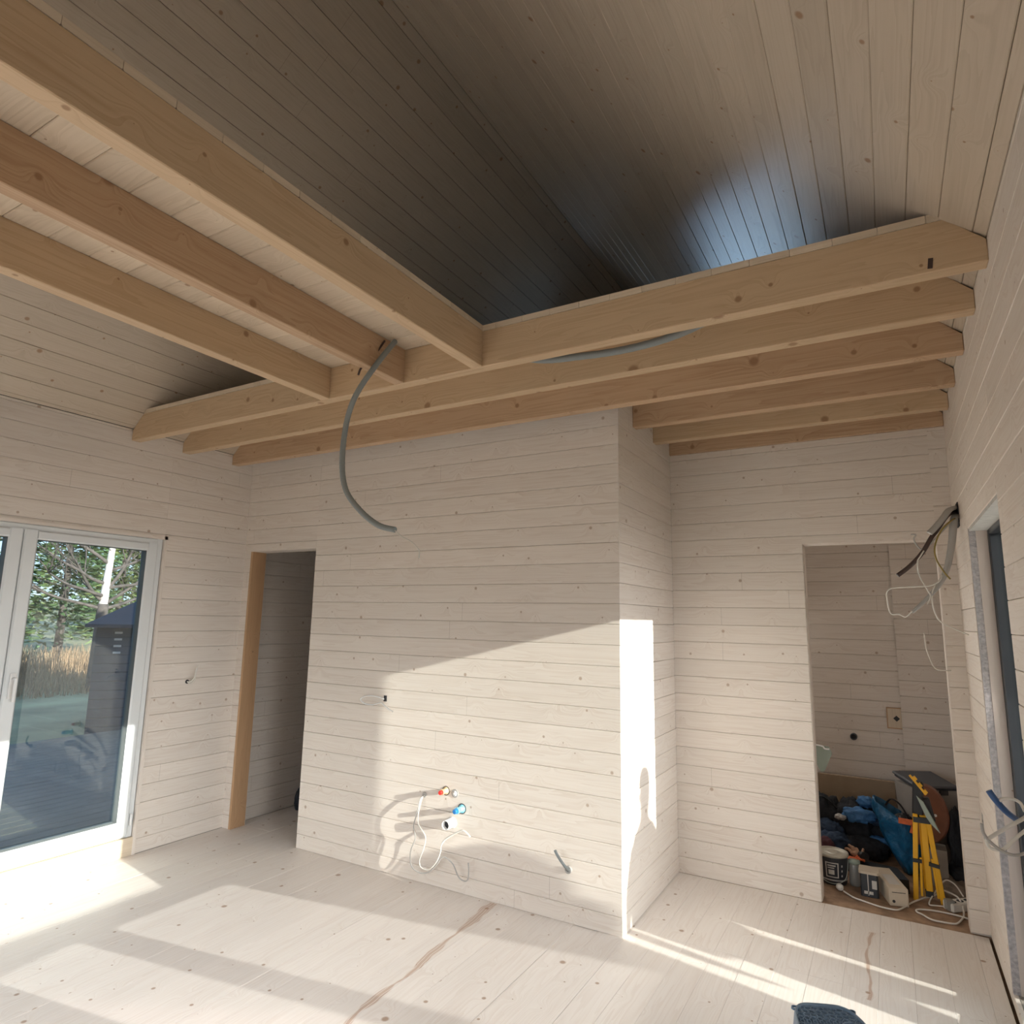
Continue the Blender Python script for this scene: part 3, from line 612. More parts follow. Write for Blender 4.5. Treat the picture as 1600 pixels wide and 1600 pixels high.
# dark bag in the small room behind the left doorway
t = thing('duffel_bag', 'dark grey bag on the floor inside the left doorway', 'bag', (.36, 4.45, 0))
mb = MB(); mb.blob((.42, 4.46, .10), (.24, .16, .12), .12, 3, 2, flatbot=.002, sq=.8); mb.build('bag_body', 'navy', parent=t)
mb = MB(); mb.blob((.13, 4.33, .07), (.055, .06, .10), .1, 3, 6, flatbot=.002); mb.build('side_pocket', 'blackcloth', parent=t)

# ------------------------------------------------------------------ storage room contents
# fibreboard sheet against the back wall
mb = MB(); mb.box((3.40, 5.955, 0), (4.325, 5.98, .455)); mb.build('fibreboard_sheet', 'fibre', label='plain brown fibreboard sheet standing against the storage wall, behind the clothes', cat='board', origin=(3.85, 5.967, 0))
# clothes and backpacks
def cloth(name, label, cat, parts, group=None):
    c0 = parts[0][1]; t = thing(name, label, cat, (c0[0], c0[1], 0), group)
    for nm, c, r, mt, sd in parts:
        mb = MB(); mb.blob(c, r, .16, 2.6, sd, flatbot=.002, sq=.85); mb.build(nm, mt, parent=t)
cloth('backpack', 'black backpack at the left of the pile, partly hidden by the doorway edge', 'backpack', [('pack_body', (3.86, 5.80, .17), (.13, .11, .17), 'blackcloth', 1), ('front_pocket', (3.90, 5.68, .11), (.10, .06, .09), 'navy', 5)])
mb = MB(); mb.tube([(3.78, 5.75, .28), (3.84, 5.72, .345), (3.90, 5.73, .33), (3.96, 5.74, .27)], .010, 8, flat=.4); o = mb.build('strap', 'black'); o.parent = bpy.data.objects['backpack']; o.location = -bpy.data.objects['backpack'].location
cloth('jacket', 'black bundled jacket with blue lining in the middle of the pile', 'jacket', [('jacket_body', (4.06, 5.79, .16), (.14, .12, .17), 'blackcloth', 3), ('sleeve', (4.10, 5.66, .27), (.10, .05, .045), 'brightblue', 4)])
cloth('cloth', 'bright blue crumpled cloth on top of the pile', 'cloth', [('cloth_fold', (4.145, 5.74, .345), (.055, .05, .035), 'brightblue', 8)])
cloth('work_bag', 'black tool bag with a blue strip beside the shiny blue bag', 'bag', [('bag_body', (4.21, 5.82, .15), (.11, .10, .17), 'blackcloth', 9), ('bag_flap', (4.20, 5.71, .24), (.07, .035, .03), 'navy', 10), ('strap', (4.19, 5.70, .11), (.09, .03, .028), 'brightblue', 12)])
cloth('trousers', 'dark blue folded trousers lying low before the black backpack', 'trousers', [('trouser_cloth', (3.91, 5.62, .075), (.12, .08, .075), 'navy', 14)])
cloth('cloth', 'maroon cloth low beside the doorway edge, behind the paint bucket', 'cloth', [('cloth_fold', (3.89, 5.50, .065), (.06, .06, .065), 'maroon', 15)])
cloth('cloth', 'small white rag on top of the dark pile', 'cloth', [('rag', (3.985, 5.64, .245), (.035, .03, .018), 'cableg', 17)])
cloth('trousers', 'black trousers spread on the floor in front of the pile', 'trousers', [('trouser_cloth', (4.10, 5.68, .06), (.16, .10, .065), 'blackcloth', 19)])

# blue woven bag: open sack with crumpled sides
t = thing('carrier_bag', 'large shiny blue woven bag left of the yellow tripod', 'bag', (4.36, 5.50, 0))
mb = MB(); seg = 36; rows = 14; n0 = len(mb.v)
for i in range(rows+1):
    s_ = i/rows
    for k in range(seg):
        ph = 2*PI*k/seg; d = V3((math.cos(ph), math.sin(ph), 0))
        rx = .045+.085*math.sin(min(1, s_*1.15)*PI/2); ry = .06+.05*s_
        f_ = 1+.16*noise.noise(V3((d.x*2.2, d.y*2.2, s_*3)))*2
        lean = -.065*s_
        ztop = .44-.17*(.5+.5*math.cos(ph))
        mb.v.append(V3((4.385+lean+d.x*rx*f_, 5.52+d.y*ry*f_, .004+ztop*s_)))
for i in range(rows):
    for k in range(seg):
        a_ = n0+i*seg+k; b_ = n0+i*seg+(k+1) % seg; mb.face([a_, b_, b_+seg, a_+seg], None, 0, True)
mb.face([n0+k for k in range(seg)][::-1])
o = mb.build('sack', 'tarp', parent=t); o.modifiers.new('s', 'SOLIDIFY').thickness = .003
mb = MB(); mb.tube([(4.27, 5.44, .41), (4.30, 5.40, .46), (4.35, 5.42, .43), (4.40, 5.45, .33)], .009, 8, flat=.4); mb.build('handle', 'black', parent=t)
mb = MB(); mb.blob((4.36, 5.53, .30), (.06, .06, .05), .2, 3, 31); mb.build('lining', 'black', parent=t)
# orange tool sticking out of the bag
t = thing('saw', 'orange-handled tool poking out of the blue bag', 'hand tool', (4.37, 5.42, .28))
mb = MB(); mb.obox((4.385, 5.40, .335), (.10, .03, .028), Matrix.Rotation(.05, 3, 'Y')); mb.obox((4.42, 5.40, .30), (.04, .03, .06), Matrix.Rotation(.3, 3, 'Y')); mb.build('handle', 'orange', parent=t)

# storage tote with slate lid
t = thing('storage_tote', 'greyish plastic storage tote with slate lid in the back corner', 'storage box', (4.50, 5.78, 0))
Rt = Matrix.Rotation(.50, 3, 'Z'); tc_ = V3((4.505, 5.76, 0))
n_ = MB(); k = n_.add([tc_+Rt @ V3((x_*.108, y_*.125, .002)) for x_, y_ in ((-1, -1), (1, -1), (1, 1), (-1, 1))]+[tc_+Rt @ V3((x_*.125, y_*.14, .50)) for x_, y_ in ((-1, -1), (1, -1), (1, 1), (-1, 1))])
for q in ((3, 2, 1, 0), (4, 5, 6, 7), (0, 1, 5, 4), (1, 2, 6, 5), (2, 3, 7, 6), (3, 0, 4, 7)): n_.face([k+i for i in q])
n_.build('tub', 'greyplast', parent=t)
Rl = Matrix.Rotation(.10, 3, 'X') @ Matrix.Rotation(.05, 3, 'Y') @ Rt
mb = MB(); mb.obox(tc_+V3((0, 0, .535)), (.275, .305, .018), Rl); mb.obox(tc_+V3((0, 0, .520)), (.255, .285, .022), Rl); o = mb.build('lid', 'lid', parent=t); o.modifiers.new('b', 'BEVEL').width = .008
mb = MB(); mb.obox(tc_+Rt @ V3((.03, -.147, .49)), (.05, .02, .03), Rt); mb.build('latch', 'black', parent=t)

# rust brown rounded case behind the tripod
t = thing('tool_case', 'rust-brown rounded case behind the yellow tripod', 'case', (4.55, 5.42, 0))
mb = MB(); pr = []
for k in range(29):
    a_ = -PI/2+PI*k/28; pr.append((4.485+.125*math.cos(a_), .40+.17*math.sin(a_)))
pr = [(4.43, .21)]+pr+[(4.43, .58)]
n = mb.add([(x_, 5.37, z_) for x_, z_ in pr]+[(x_, 5.47, z_) for x_, z_ in pr]); k_ = len(pr)
mb.face([n+i for i in range(k_)]); mb.face([n+k_+i for i in range(k_)][::-1])
for i in range(k_): j = (i+1) % k_; mb.face([n+i, n+k_+i, n+k_+j, n+j])
o = mb.build('shell', 'leather', parent=t); o.modifiers.new('b', 'BEVEL').width = .01
mb = MB(); mb.obox((4.52, 5.42, .105), (.12, .14, .21), 0); mb.build('base', 'greyplast', parent=t)
mb = MB(); mb.lathe([(.008, 0), (.008, .006)], (4.537, 5.37, .405), (0, -1, 0), 12); mb.build('rivet', 'drain', parent=t)

# dark coat or bag at far right
cloth('coat', 'dark charcoal coat slumped in the right corner of the storage room', 'coat', [('coat_body', (4.655, 5.56, .19), (.05, .12, .22), 'blackcloth', 22), ('hem', (4.64, 5.46, .06), (.06, .10, .06), 'blackcloth', 23)])
# rug / blanket on the floor
t = thing('blanket', 'grey-brown crumpled blanket on the storage floor right of the tripod', 'blanket', (4.60, 5.38, 0))
mb = MB(); nx, ny = 26, 30; n0 = len(mb.v)
for i in range(nx+1):
    for j in range(ny+1):
        x_ = 4.515+.185*i/nx; y_ = 5.16+.44*j/ny; f_ = min(i, nx-i, j, ny-j)/4
        mb.v.append(V3((x_+.012*noise.noise(V3((x_*9, y_*9, 5))), y_+.02*noise.noise(V3((x_*7, y_*7, 1))), .003+min(1, f_)*(.035+.05*abs(noise.noise(V3((x_*11, y_*9, 0))))+.02*noise.noise(V3((x_*30, y_*30, 0)))))))
for i in range(nx):
    for j in range(ny):
        a_ = n0+i*(ny+1)+j; mb.face([a_, a_+ny+1, a_+ny+2, a_+1], None, 0, True)
o = mb.build('blanket_cloth', 'rug', parent=t); o.modifiers.new('s', 'SOLIDIFY').thickness = .004
# folded grey board behind
mb = MB(); mb.obox((4.585, 5.66, .10), (.16, .03, .2), Matrix.Rotation(-.25, 3, 'X')); mb.build('panel', 'greyplast', label='grey panel leaning behind the blanket, between brown case and dark coat', cat='panel', origin=(4.585, 5.66, 0))

# yellow tripod with work light
t = thing('tripod', 'folded yellow tripod standing in the doorway to the storage room', 'tripod', (4.46, 5.07, 0))
def leg(a_, b_, w_, nm='leg', mt='yellow', d_=None):
    mb = MB(); a_, b_ = V3(a_), V3(b_); ax = (b_-a_); L_ = ax.length; ax.normalize(); X = V3((1, 0, 0)); X = (X-ax*X.dot(ax)).normalized(); Y = ax.cross(X)
    Rm = Matrix((X, Y, ax)).transposed(); mb.obox((a_+b_)/2, (w_, d_ or w_*.7, L_), Rm); o = mb.build(nm, mt, parent=t); o.modifiers.new('b', 'BEVEL').width = .003; return o
leg((4.396, 5.04, .002), (4.425, 5.04, .475), .026)
leg((4.531, 5.05, .002), (4.487, 5.05, .44), .027)
leg((4.455, 5.12, .002), (4.452, 5.10, .47), .024)
leg((4.468, 5.06, .05), (4.462, 5.06, .47), .034, 'center_column')
for o_, p_, q_, w_ in ((0, (4.428, 5.035, .03), (4.436, 5.035, .24), .013), (0, (4.509, 5.045, .03), (4.492, 5.045, .24), .013)): leg(p_, q_, w_, 'lower_tube')
mb = MB(); mb.obox((4.418, 5.035, .222), (.045, .036, .018), 0); mb.lathe([(.005, 0), (.005, .006)], (4.424, 5.017, .222), (0, -1, 0), 10); mb.build('clamp', 'black', parent=t)
mb = MB(); mb.obox((4.500, 5.045, .208), (.052, .036, .018), Matrix.Rotation(.15, 3, 'Y')); mb.build('clamp', 'black', parent=t)
mb = MB(); mb.obox((4.455, 5.055, .445), (.085, .05, .03), 0); mb.build('collar', 'black', parent=t)
mb = MB(); mb.obox((4.466, 5.06, .045), (.04, .035, .03), 0); mb.build('foot_bracket', 'black', parent=t)
mb = MB(); mb.obox((4.445, 5.075, .56), (.055, .05, .19), Matrix.Rotation(.08, 3, 'Y')); mb.obox((4.49, 5.08, .50), (.05, .05, .13), Matrix.Rotation(-.2, 3, 'Y')); hd = o = mb.build('head', 'black', parent=t); o.modifiers.new('b', 'BEVEL').width = .006
mb = MB(); Rb = Matrix.Rotation(.92, 3, 'Y')
mb.obox((4.450, 5.04, .640), (.125, .012, .012), Rb)
for k in range(3): mb.obox((4.435+k*.024, 5.045, .672-k*.034), (.022, .020, .022), Rb)
mb.build('crossbar', 'yellow', parent=hd)
mb = MB(); n = mb.add([(4.437, 5.025, .580), (4.470, 5.02, .550), (4.515, 5.015, .455), (4.540, 5.01, .395), (4.500, 5.015, .435), (4.478, 5.02, .470)])
n2 = mb.add([V3(mb.v[n+i])+V3((.002, .008, 0)) for i in range(6)])
mb.face([n+i for i in range(6)]); mb.face([n2+i for i in range(6)][::-1])
for i in range(6): j = (i+1) % 6; mb.face([n+i, n2+i, n2+j, n+j])
mb.build('light_shade', 'bladegreen', parent=hd, label='pale grey-green slanted plate')

# paint bucket
t = thing('paint_bucket', 'dark labelled paint bucket with pale lid beside the doorway edge', 'bucket', (3.965, 5.07, 0))
cx_, cy_ = 3.968, 5.08
mb = MB(); mb.lathe([(.070, .002), (.075, .01), (.084, .155), (.086, .165)], (cx_, cy_, 0), seg=36); bb = mb.build('bucket_body', 'navypaint', parent=t)
mb = MB(); mb.lathe([(.089, .160), (.091, .170), (.089, .178), (.080, .178), (.078, .172), (.03, .172), (.028, .174)], (cx_, cy_, 0), seg=36); mb.build('lid', 'tinmetal', parent=t)
mb = MB(); mb.lathe([(.0775, .028), (.079, .036)], (cx_, cy_, 0), seg=36); mb.build('rim_band', 'cableg', parent=bb)
mb = MB()
def curved(mb, a0, a1, z0, z1, r0, mi=0, steps=6):
    for i in range(steps):
        p0 = a0+(a1-a0)*i/steps; p1 = a0+(a1-a0)*(i+1)/steps; ra = r0+.0605*z0; rb = r0+.0605*z1
        n = mb.add([(cx_+ra*math.cos(p0), cy_+ra*math.sin(p0), z0), (cx_+ra*math.cos(p1), cy_+ra*math.sin(p1), z0), (cx_+rb*math.cos(p1), cy_+rb*math.sin(p1), z1), (cx_+rb*math.cos(p0), cy_+rb*math.sin(p0), z1)]); mb.face([n, n+1, n+2, n+3], None, mi)
a0 = -PI/2-.45
for (p, q, z0, z1) in ((0, .9, .048, .054), (0, .9, .128, .134), (0, .08, .048, .134), (.82, .9, .048, .134), (.15, .7, .112, .120), (.15, .6, .100, .106), (.2, .6, .066, .092), (1.1, 1.2, .11, .122), (1.1, 1.2, .082, .094), (1.1, 1.2, .055, .066)): curved(mb, a0+p, a0+q, z0, z1, .0763)
mb.build('label_print', 'pale', parent=bb)
mb = MB(); mb.tube([(cx_-.086, cy_, .145), (cx_-.07, cy_-.07, .05), (cx_, cy_-.10, .022), (cx_+.07, cy_-.07, .05), (cx_+.086, cy_, .145)], .0022, 6); mb.build('handle', 'steel', parent=t)
# glass jar with rods
t = thing('jar', 'tall clear jar between the paint bucket and the dark container', 'jar', (4.085, 5.09, 0))
mb = MB(); mb.lathe([(.030, .002), (.032, .02), (.032, .12), (.028, .13)], (4.085, 5.09, 0), seg=24); mb.build('jar_body', 'clear', parent=t)
mb = MB(); mb.lathe([(.033, .125), (.033, .142), (.002, .145)], (4.085, 5.09, 0), seg=24); mb.build('lid', 'bladegreen', parent=t)
mb = MB()
for k in range(4): mb.tube([(4.069+.009*k, 5.075, .01), (4.071+.009*k, 5.078, .118)], .004, 6, smooth=False)
mb.build('brush_handle', 'tan', parent=t)
# dark square container with pale lid
t = thing('container', 'dark square container with pale lid, left of the cream box', 'container', (4.165, 4.985, 0))
mb = MB(); mb.box((4.120, 4.935, .002), (4.212, 5.035, .128), axis=2, bev=.008); cb = mb.build('container_body', 'navypaint', parent=t)
mb = MB(); mb.box((4.114, 4.929, .126), (4.218, 5.041, .140), axis=2, bev=.008); mb.build('lid', 'cream', parent=t)
mb = MB(); mb.box((4.158, 4.932, .010), (4.163, 4.9355, .126)); mb.box((4.138, 4.932, .018), (4.185, 4.9345, .034)); mb.box((4.180, 4.932, .05), (4.205, 4.9345, .095)); mb.build('label_print', 'pale', parent=cb)
# cream oblong box
t = thing('appliance_box', 'cream oblong box angled at the doorway threshold', 'box', (4.285, 4.99, 0))
Rz = Matrix.Rotation(.28, 3, 'Z'); c_ = V3((4.268, 5.045, .048))
mb = MB(); mb.obox(c_, (.098, .33, .094), Rz); bx = o = mb.build('box_body', 'cream', parent=t); o.modifiers.new('b', 'BEVEL').width = .003
mb = MB(); mb.obox(c_+Rz @ V3((0, -.03, .0475)), (.055, .15, .002), Rz); mb.build('lid_panel', 'pale', parent=bx)
mb = MB(); mb.lathe([(.008, 0), (.008, .002)], c_+Rz @ V3((-.028, -.1655, -.022)), Rz @ V3((0, -1, 0)), 12); mb.build('port', 'black', parent=bx)
mb = MB(); mb.obox(c_+Rz @ V3((0, -.1655, .025)), (.07, .001, .003), Rz); mb.build('print_line', 'black', parent=bx)
# flat black case with gloves on
mb = MB(); mb.obox((4.165, 5.38, .02), (.25, .16, .036), -.12); o = mb.build('flat_case', 'black', label='flat black case lying on the storage floor under the orange gloves', cat='case', origin=(4.165, 5.38, 0))
mb = MB(); mb.obox((4.31, 5.20, .04), (.06, .20, .078), .30); o = mb.build('tool_box', 'black', label='black tool box behind the cream box', cat='case', origin=(4.31, 5.20, 0))
def glove(name, label, c, mt, rot, mt2):
    t = thing(name, label, 'glove', c, None); c = V3(c); Rm = Matrix.Rotation(rot, 3, 'Z')
    mb = MB(); mb.blob(c+V3((0, 0, .022)), (.042, .034, .018), .12, 3, 3); 
    for k in range(4):
        b_ = c+Rm @ V3((.03, -.024+.016*k, .022)); tp = c+Rm @ V3((.075+.006*(k % 2), -.034+.022*k, .030+.012*(k % 3)))
        mb.tube([b_, (b_+tp)/2+V3((0, 0, .01)), tp], (.0095, .008), 8)
    b_ = c+Rm @ V3((0, -.03, .022)); mb.tube([b_, b_+Rm @ V3((.03, -.03, .02))], (.010, .008), 8, smooth=False)
    mb.build('glove_hand', mt, parent=t)
    mb = MB(); mb.lathe([(.024, 0), (.028, .045)], c+Rm @ V3((-.03, 0, .026)), Rm @ V3((-1, 0, .1)), 16); mb.build('cuff', mt2, parent=t)
glove('work_glove', 'orange rubber work glove lying in front of the pile', (4.05, 5.36, .04), 'orange', .3, 'orange')
glove('work_glove', 'tan and dark work glove crumpled on the orange one', (4.09, 5.42, .062), 'tan', 2.2, 'black')
# saw hanging left of storage doorway behind jamb
mb = MB(); P = [(3.900, 5.02, .815), (3.990, 5.02, .805), (4.004, 5.02, .765), (3.955, 5.02, .655), (3.935, 5.02, .650), (3.900, 5.02, .72)]
t = thing('plastering_trowel', 'greenish triangular blade tool jutting from the left doorway edge', 'trowel', (3.95, 5.02, .65))
n = mb.add(P); n2 = mb.add([V3(p)+V3((0, .008, 0)) for p in P]); mb.face([n+i for i in range(6)]); mb.face([n2+i for i in range(6)][::-1])
for i in range(6): j = (i+1) % 6; mb.face([n+i, n2+i, n2+j, n+j])
mb.build('blade', 'bladegreen', parent=t)
mb = MB(); mb.tube([(3.915, 5.01, .812), (3.955, 5.0, .808), (3.965, 5.0, .795), (3.990, 5.01, .793)], .005, 8); mb.build('handle', 'drain', parent=t)
mb = MB(); mb.tube([(3.80, 5.02, .77), (3.91, 5.02, .77)], .012, 8, smooth=False); mb.build('peg', 'stud', parent=t)
# pipe stub, square cutout on storage wall
t = thing('pipe_stub', 'dark open pipe end on the storage room wall', 'pipe stub', (4.08, YE, .71))
mb = MB(); mb.lathe([(.024, 0), (.024, .035), (.018, .035), (.018, .01), (.001, .01)], (4.080, YE, .734), (0, -1, 0), 20); mb.build('pipe', 'lid', parent=t)
mb = MB(); mb.lathe([(.017, 0), (.017, .001)], (4.080, YE-.02, .734), (0, -1, 0), 20); mb.build('bore', 'dark', parent=t)
t = thing('access_panel', 'square wooden patch with a dark diamond hole on the storage wall', 'panel', (4.37, YE, .81))
mb = MB(); mb.box((4.305, YE-.008, .815), (4.395, YE+.002, .965)); mb.box((4.395, YE-.008, .815), (4.437, YE+.002, .965)); mb.build('patch', 'loft', parent=t)
mb = MB(); 
for (p, q) in (((4.305, YE-.012, .815), (4.437, YE, .822)), ((4.305, YE-.012, .958), (4.437, YE, .965)), ((4.305, YE-.012, .822), (4.312, YE, .958)), ((4.43, YE-.012, .822), (4.437, YE, .958))): mb.box(p, q)
mb.build('edge_strip', 'stud', parent=t)
mb = MB(); mb.obox((4.368, YE-.009, .888), (.030, .004, .030), Matrix.Rotation(PI/4, 3, 'Y')); mb.build('diamond_hole', 'dark', parent=t)

# extension lead and power strip
t = thing('power_strip', 'off-white power strip at the right end of the threshold', 'power strip', (4.60, 5.02, 0))
mb = MB(); mb.obox((4.608, 5.03, .024), (.17, .07, .044), .75); hs = o = mb.build('housing', 'cablew', parent=t); o.modifiers.new('b', 'BEVEL').width = .005
mb = MB()
for k in (-.05, 0, .05): mb.lathe([(.018, 0), (.018, .001), (.014, .0012)], V3((4.608, 5.03, .046))+Matrix.Rotation(.75, 3, 'Z') @ V3((k, 0, 0)), seg=16)
mb.build('socket', 'dark', parent=hs)
mb = MB(); mb.obox((4.555, 4.975, .035), (.04, .035, .05), .4); mb.build('plug', 'clear', parent=t)
lead = [(4.364, 4.932, .012), (4.400, 5.003, .012), (4.443, 5.068, .014), (4.491, 5.110, .02), (4.527, 5.135, .05), (4.557, 5.125, .05), (4.584, 5.101, .05), (4.605, 5.046, .052), (4.617, 4.984, .03), (4.615, 4.930, .008), (4.600, 4.862, .008), (4.577, 4.798, .008), (4.554, 4.777, .008), (4.510, 4.770, .008), (4.459, 4.773, .008), (4.418, 4.820, .008), (4.395, 4.842, .008), (4.396, 4.874, .008), (4.44, 4.90, .008), (4.504, 4.913, .008), (4.589, 4.908, .008), (4.66, 4.88, .008)]
t2 = thing('extension_lead', 'long white extension lead with round plug curling over the threshold', 'cable', (4.30, 4.80, 0))
mb = MB(); mb.tube([(4.030, 4.915, .014), (4.084, 4.863, .008), (4.143, 4.835, .008), (4.195, 4.812, .008), (4.246, 4.802, .008), (4.300, 4.81, .008), (4.335, 4.87, .008)]+lead, .0045, 8); mb.build('cord', 'cablew', parent=t2)
mb = MB(); mb.lathe([(.010, 0), (.019, .012), (.019, .03), (.012, .034)], (4.022, 4.925, .020), (-.5, .6, .15), 16); mb.build('plug', 'cablew', parent=t2)
cable('cable', 'white cable bow standing up over the power strip', [(4.533, 4.997, .012), (4.489, 4.988, .010), (4.459, 4.985, .010), (4.468, 5.014, .03), (4.494, 5.080, .05), (4.529, 5.12, .09), (4.56, 5.14, .11), (4.60, 5.14, .09), (4.63, 5.10, .05)], .004, 'cablew')

# ------------------------------------------------------------------ perforated stool at the bottom edge
t = thing('stool', 'slate blue perforated plastic stool at the bottom edge of the floor', 'stool', (4.15, 2.60, 0))
c_ = V3((4.176, 2.600, .40)); ang = .42; Rz = Matrix.Rotation(ang, 3, 'Z')
mb = MB()
def outl(s_, n=44, top=True):
    out = []
    for k in range(n):
        a_ = 2*PI*k/n; ca, sa = math.cos(a_), math.sin(a_); e_ = .45
        x_ = math.copysign(abs(ca)**e_, ca); y_ = math.copysign(abs(sa)**e_, sa)
        wx = .128-.030*(y_+1)/2*1.2
        out.append(V3((x_*wx*s_, y_*.18*s_, 0)))
    return out
O1 = outl(1); O2 = outl(.93); n = 44
a_ = mb.add([c_+Rz @ p for p in O1]); b_ = mb.add([c_+Rz @ (p*1.0)+V3((0, 0, .012)) for p in outl(.97)]); d_ = mb.add([c_+Rz @ p+V3((0, 0, .010)) for p in O2]); f_ = mb.add([c_+Rz @ p+V3((0, 0, -.004)) for p in O2])
g_ = mb.add([c_+Rz @ p+V3((0, 0, -.06)) for p in outl(1.06)])
for k in range(n):
    j = (k+1) % n
    for p, q in ((g_, a_), (a_, b_), (b_, d_), (d_, f_)): mb.face([p+k, p+j, q+j, q+k], None, 0, True)
o = mb.build('seat_rim', 'basket', parent=t); o.modifiers.new('s', 'SOLIDIFY').thickness = .003
mb = MB() # lace: rows of small rings filling the seat
rr = random.Random(3); yy = -.145
while yy < .155:
    xx = -.10+(.006 if int(yy*1000) % 2 else 0)
    while xx < .104:
        lim = (.128-.030*(yy/.18+1)/2*1.2)*.92
        if abs(xx) < lim:
            pr = [(.0100, -.002), (.0100, .004), (.0078, .004), (.0078, -.002), (.0100, -.002)]
            p = c_+Rz @ V3((xx, yy, 0))+V3((0, 0, .004)); n0 = len(mb.v); sg = 8
            for (r_, h_) in pr[:4]: mb.add([p+Rz @ V3((r_*math.cos(2*PI*k/sg)*(1+.3*math.sin(yy*60)), r_*math.sin(2*PI*k/sg), h_)) for k in range(sg)])
            for i in range(4):
                for k in range(sg): mb.face([n0+i*sg+k, n0+i*sg+(k+1) % sg, n0+((i+1) % 4)*sg+(k+1) % sg, n0+((i+1) % 4)*sg+k])
        xx += .0185
    yy += .0175
for (sx_, sy_) in ((.055, .06), (-.03, -.02), (.03, -.10)): # swirls
    for r_ in (.012, .022, .032):
        mb.tube([c_+Rz @ V3((sx_+r_*math.cos(k*PI/6), sy_+r_*math.sin(k*PI/6), .007)) for k in range(11)], .0028, 6)
mb.build('lace_seat', 'basket', parent=t)
for sx_ in (-1, 1):
    for sy_ in (-1, 1):
        mb = MB(); p = c_+Rz @ V3((sx_*(.065 if sy_ < 0 else .042), sy_*.115, -.035)); q = c_+Rz @ V3((sx_*.085, sy_*.15, 0)); q.z = .001
        mb.tube([p, q], (.017, .013), 10, smooth=False, cap=True); mb.build('leg', 'basket', parent=t)

# ------------------------------------------------------------------ outside
mb = MB(); nx = 60
gx = [-90+180*i/nx for i in range(nx+1)]; n0 = len(mb.v)
for a_ in gx:
    for b_ in gx:
        far = max(0, (-a_-12)/40); mb.v.append(V3((a_, b_+20, -.32+.25*far*noise.noise(V3((a_*.1, b_*.1, 0)))+max(0, -a_-25)*.045)))
for i in range(nx):
    for j in range(nx): k = n0+i*(nx+1)+j; mb.face([k, k+nx+1, k+nx+2, k+1], None, 0, True)
mb.build('ground', 'grass', kind='structure')
mb = MB(); boards(mb, (0, 0, -.10), (0, 1, 0), (1, 0, 0), (0, 0, 1), -1.5, 8.5, -5.2, -.26, .145, 0, th=.03, gap=.006, ch=.003); mb.build('terrace_left', 'deck', kind='structure')
mb = MB(); mb.box((XR+.26, -1, -.30), (9.2, 7, -.08)); mb.build('terrace_right', 'deck', kind='structure')
# slate shed, turned a little towards the house
SH = V3((-5.75, 5.484, 0)); SF = V3((.53, .85, 0)).normalized(); SD = V3((-.85, .53, 0)).normalized(); SZ = 1.356; SAP = 2.2
t = thing('garden_shed', 'dark slate garden shed seen through the garden door glass', 'shed', (-6.1, 7.6, -.3))
def sp(f_, d_, z_): return SH+SF*f_+SD*d_+V3((0, 0, z_))
mb = MB(); boards(mb, sp(.13, .25, 0), SF, (0, 0, 1), -SD, 0, 2.3, -.3, SZ-.03, .13, 0, gap=.006, ch=.006)
n = mb.add([sp(.13, .27, -.3), sp(2.55, .27, -.3), sp(2.55, 2.55, -.3), sp(.13, 2.55, -.3), sp(.13, .27, SZ-.03), sp(2.55, .27, SZ-.03), sp(2.55, 2.55, SZ-.03), sp(.13, 2.55, SZ-.03)])
for q in ((3, 2, 1, 0), (4, 5, 6, 7), (0, 1, 5, 4), (1, 2, 6, 5), (2, 3, 7, 6), (3, 0, 4, 7)): mb.face([n+i for i in q])
mb.build('shed_wall', 'shed', parent=t)
mb = MB(); n = mb.add([sp(0, 0, SZ-.04), sp(2.8, 0, SZ-.04), sp(2.8, 2.8, SZ-.04), sp(0, 2.8, SZ-.04), sp(0, 0, SZ+.01), sp(2.8, 0, SZ+.01), sp(2.8, 2.8, SZ+.01), sp(0, 2.8, SZ+.01), sp(1.4, 1.4, SAP)])
for q in ((3, 2, 1, 0), (0, 1, 5, 4), (1, 2, 6, 5), (2, 3, 7, 6), (3, 0, 4, 7), (4, 5, 8), (5, 6, 8), (6, 7, 8), (7, 4, 8)): mb.face([n+i for i in q])
mb.build('shed_roof', 'shedroof', parent=t)
for k in range(4):  # pale plaques stand in for daylight showing through gaps in the wall
    mb = MB(); p = sp(.42, .243, SZ-.12-.098*k); mb.obox(p, (.10, .012, .03), Matrix((SF, SD, V3((0, 0, 1)))).transposed()); mb.build('gap_light', 'pale', parent=t)
# birch
def limb(mb, p, d, L_, r, depth, rnd, mi=0):
    pts = [V3(p)]; d = V3(d).normalized(); n = 5
    for i in range(n):
        d = (d+V3((rnd.uniform(-.16, .16), rnd.uniform(-.16, .16), rnd.uniform(-.08, .14)))).normalized(); pts.append(pts[-1]+d*L_/n)
    mb.tube(pts, (r, r*.35), 6 if depth > 1 else 4, mi=mi, sub=2, cap=False)
    if depth > 0:
        for k in range(4 if depth > 1 else 5):
            i = rnd.randint(1, n); dd = (d+V3((rnd.uniform(-1, 1), rnd.uniform(-1, 1), rnd.uniform(-.3, .7)))).normalized()
            limb(mb, pts[i], dd, L_*rnd.uniform(.4, .65), r*.45, depth-1, rnd, mi)
t = thing('birch_tree', 'white-barked bare birch rising behind the slate shed', 'tree', (-12, 9.0, -.3)); rnd = random.Random(5)
mb = MB(); mb.tube([(-12, 8.95, -.3), (-12, 8.99, 1.5), (-12, 9.02, 2.4), (-12, 9.08, 3.4), (-11.9, 9.2, 5.5), (-12, 9.1, 8)], (.15, .05), 12, rfun=lambda s_: .115-.08*s_); mb.build('trunk', 'birch', parent=t)
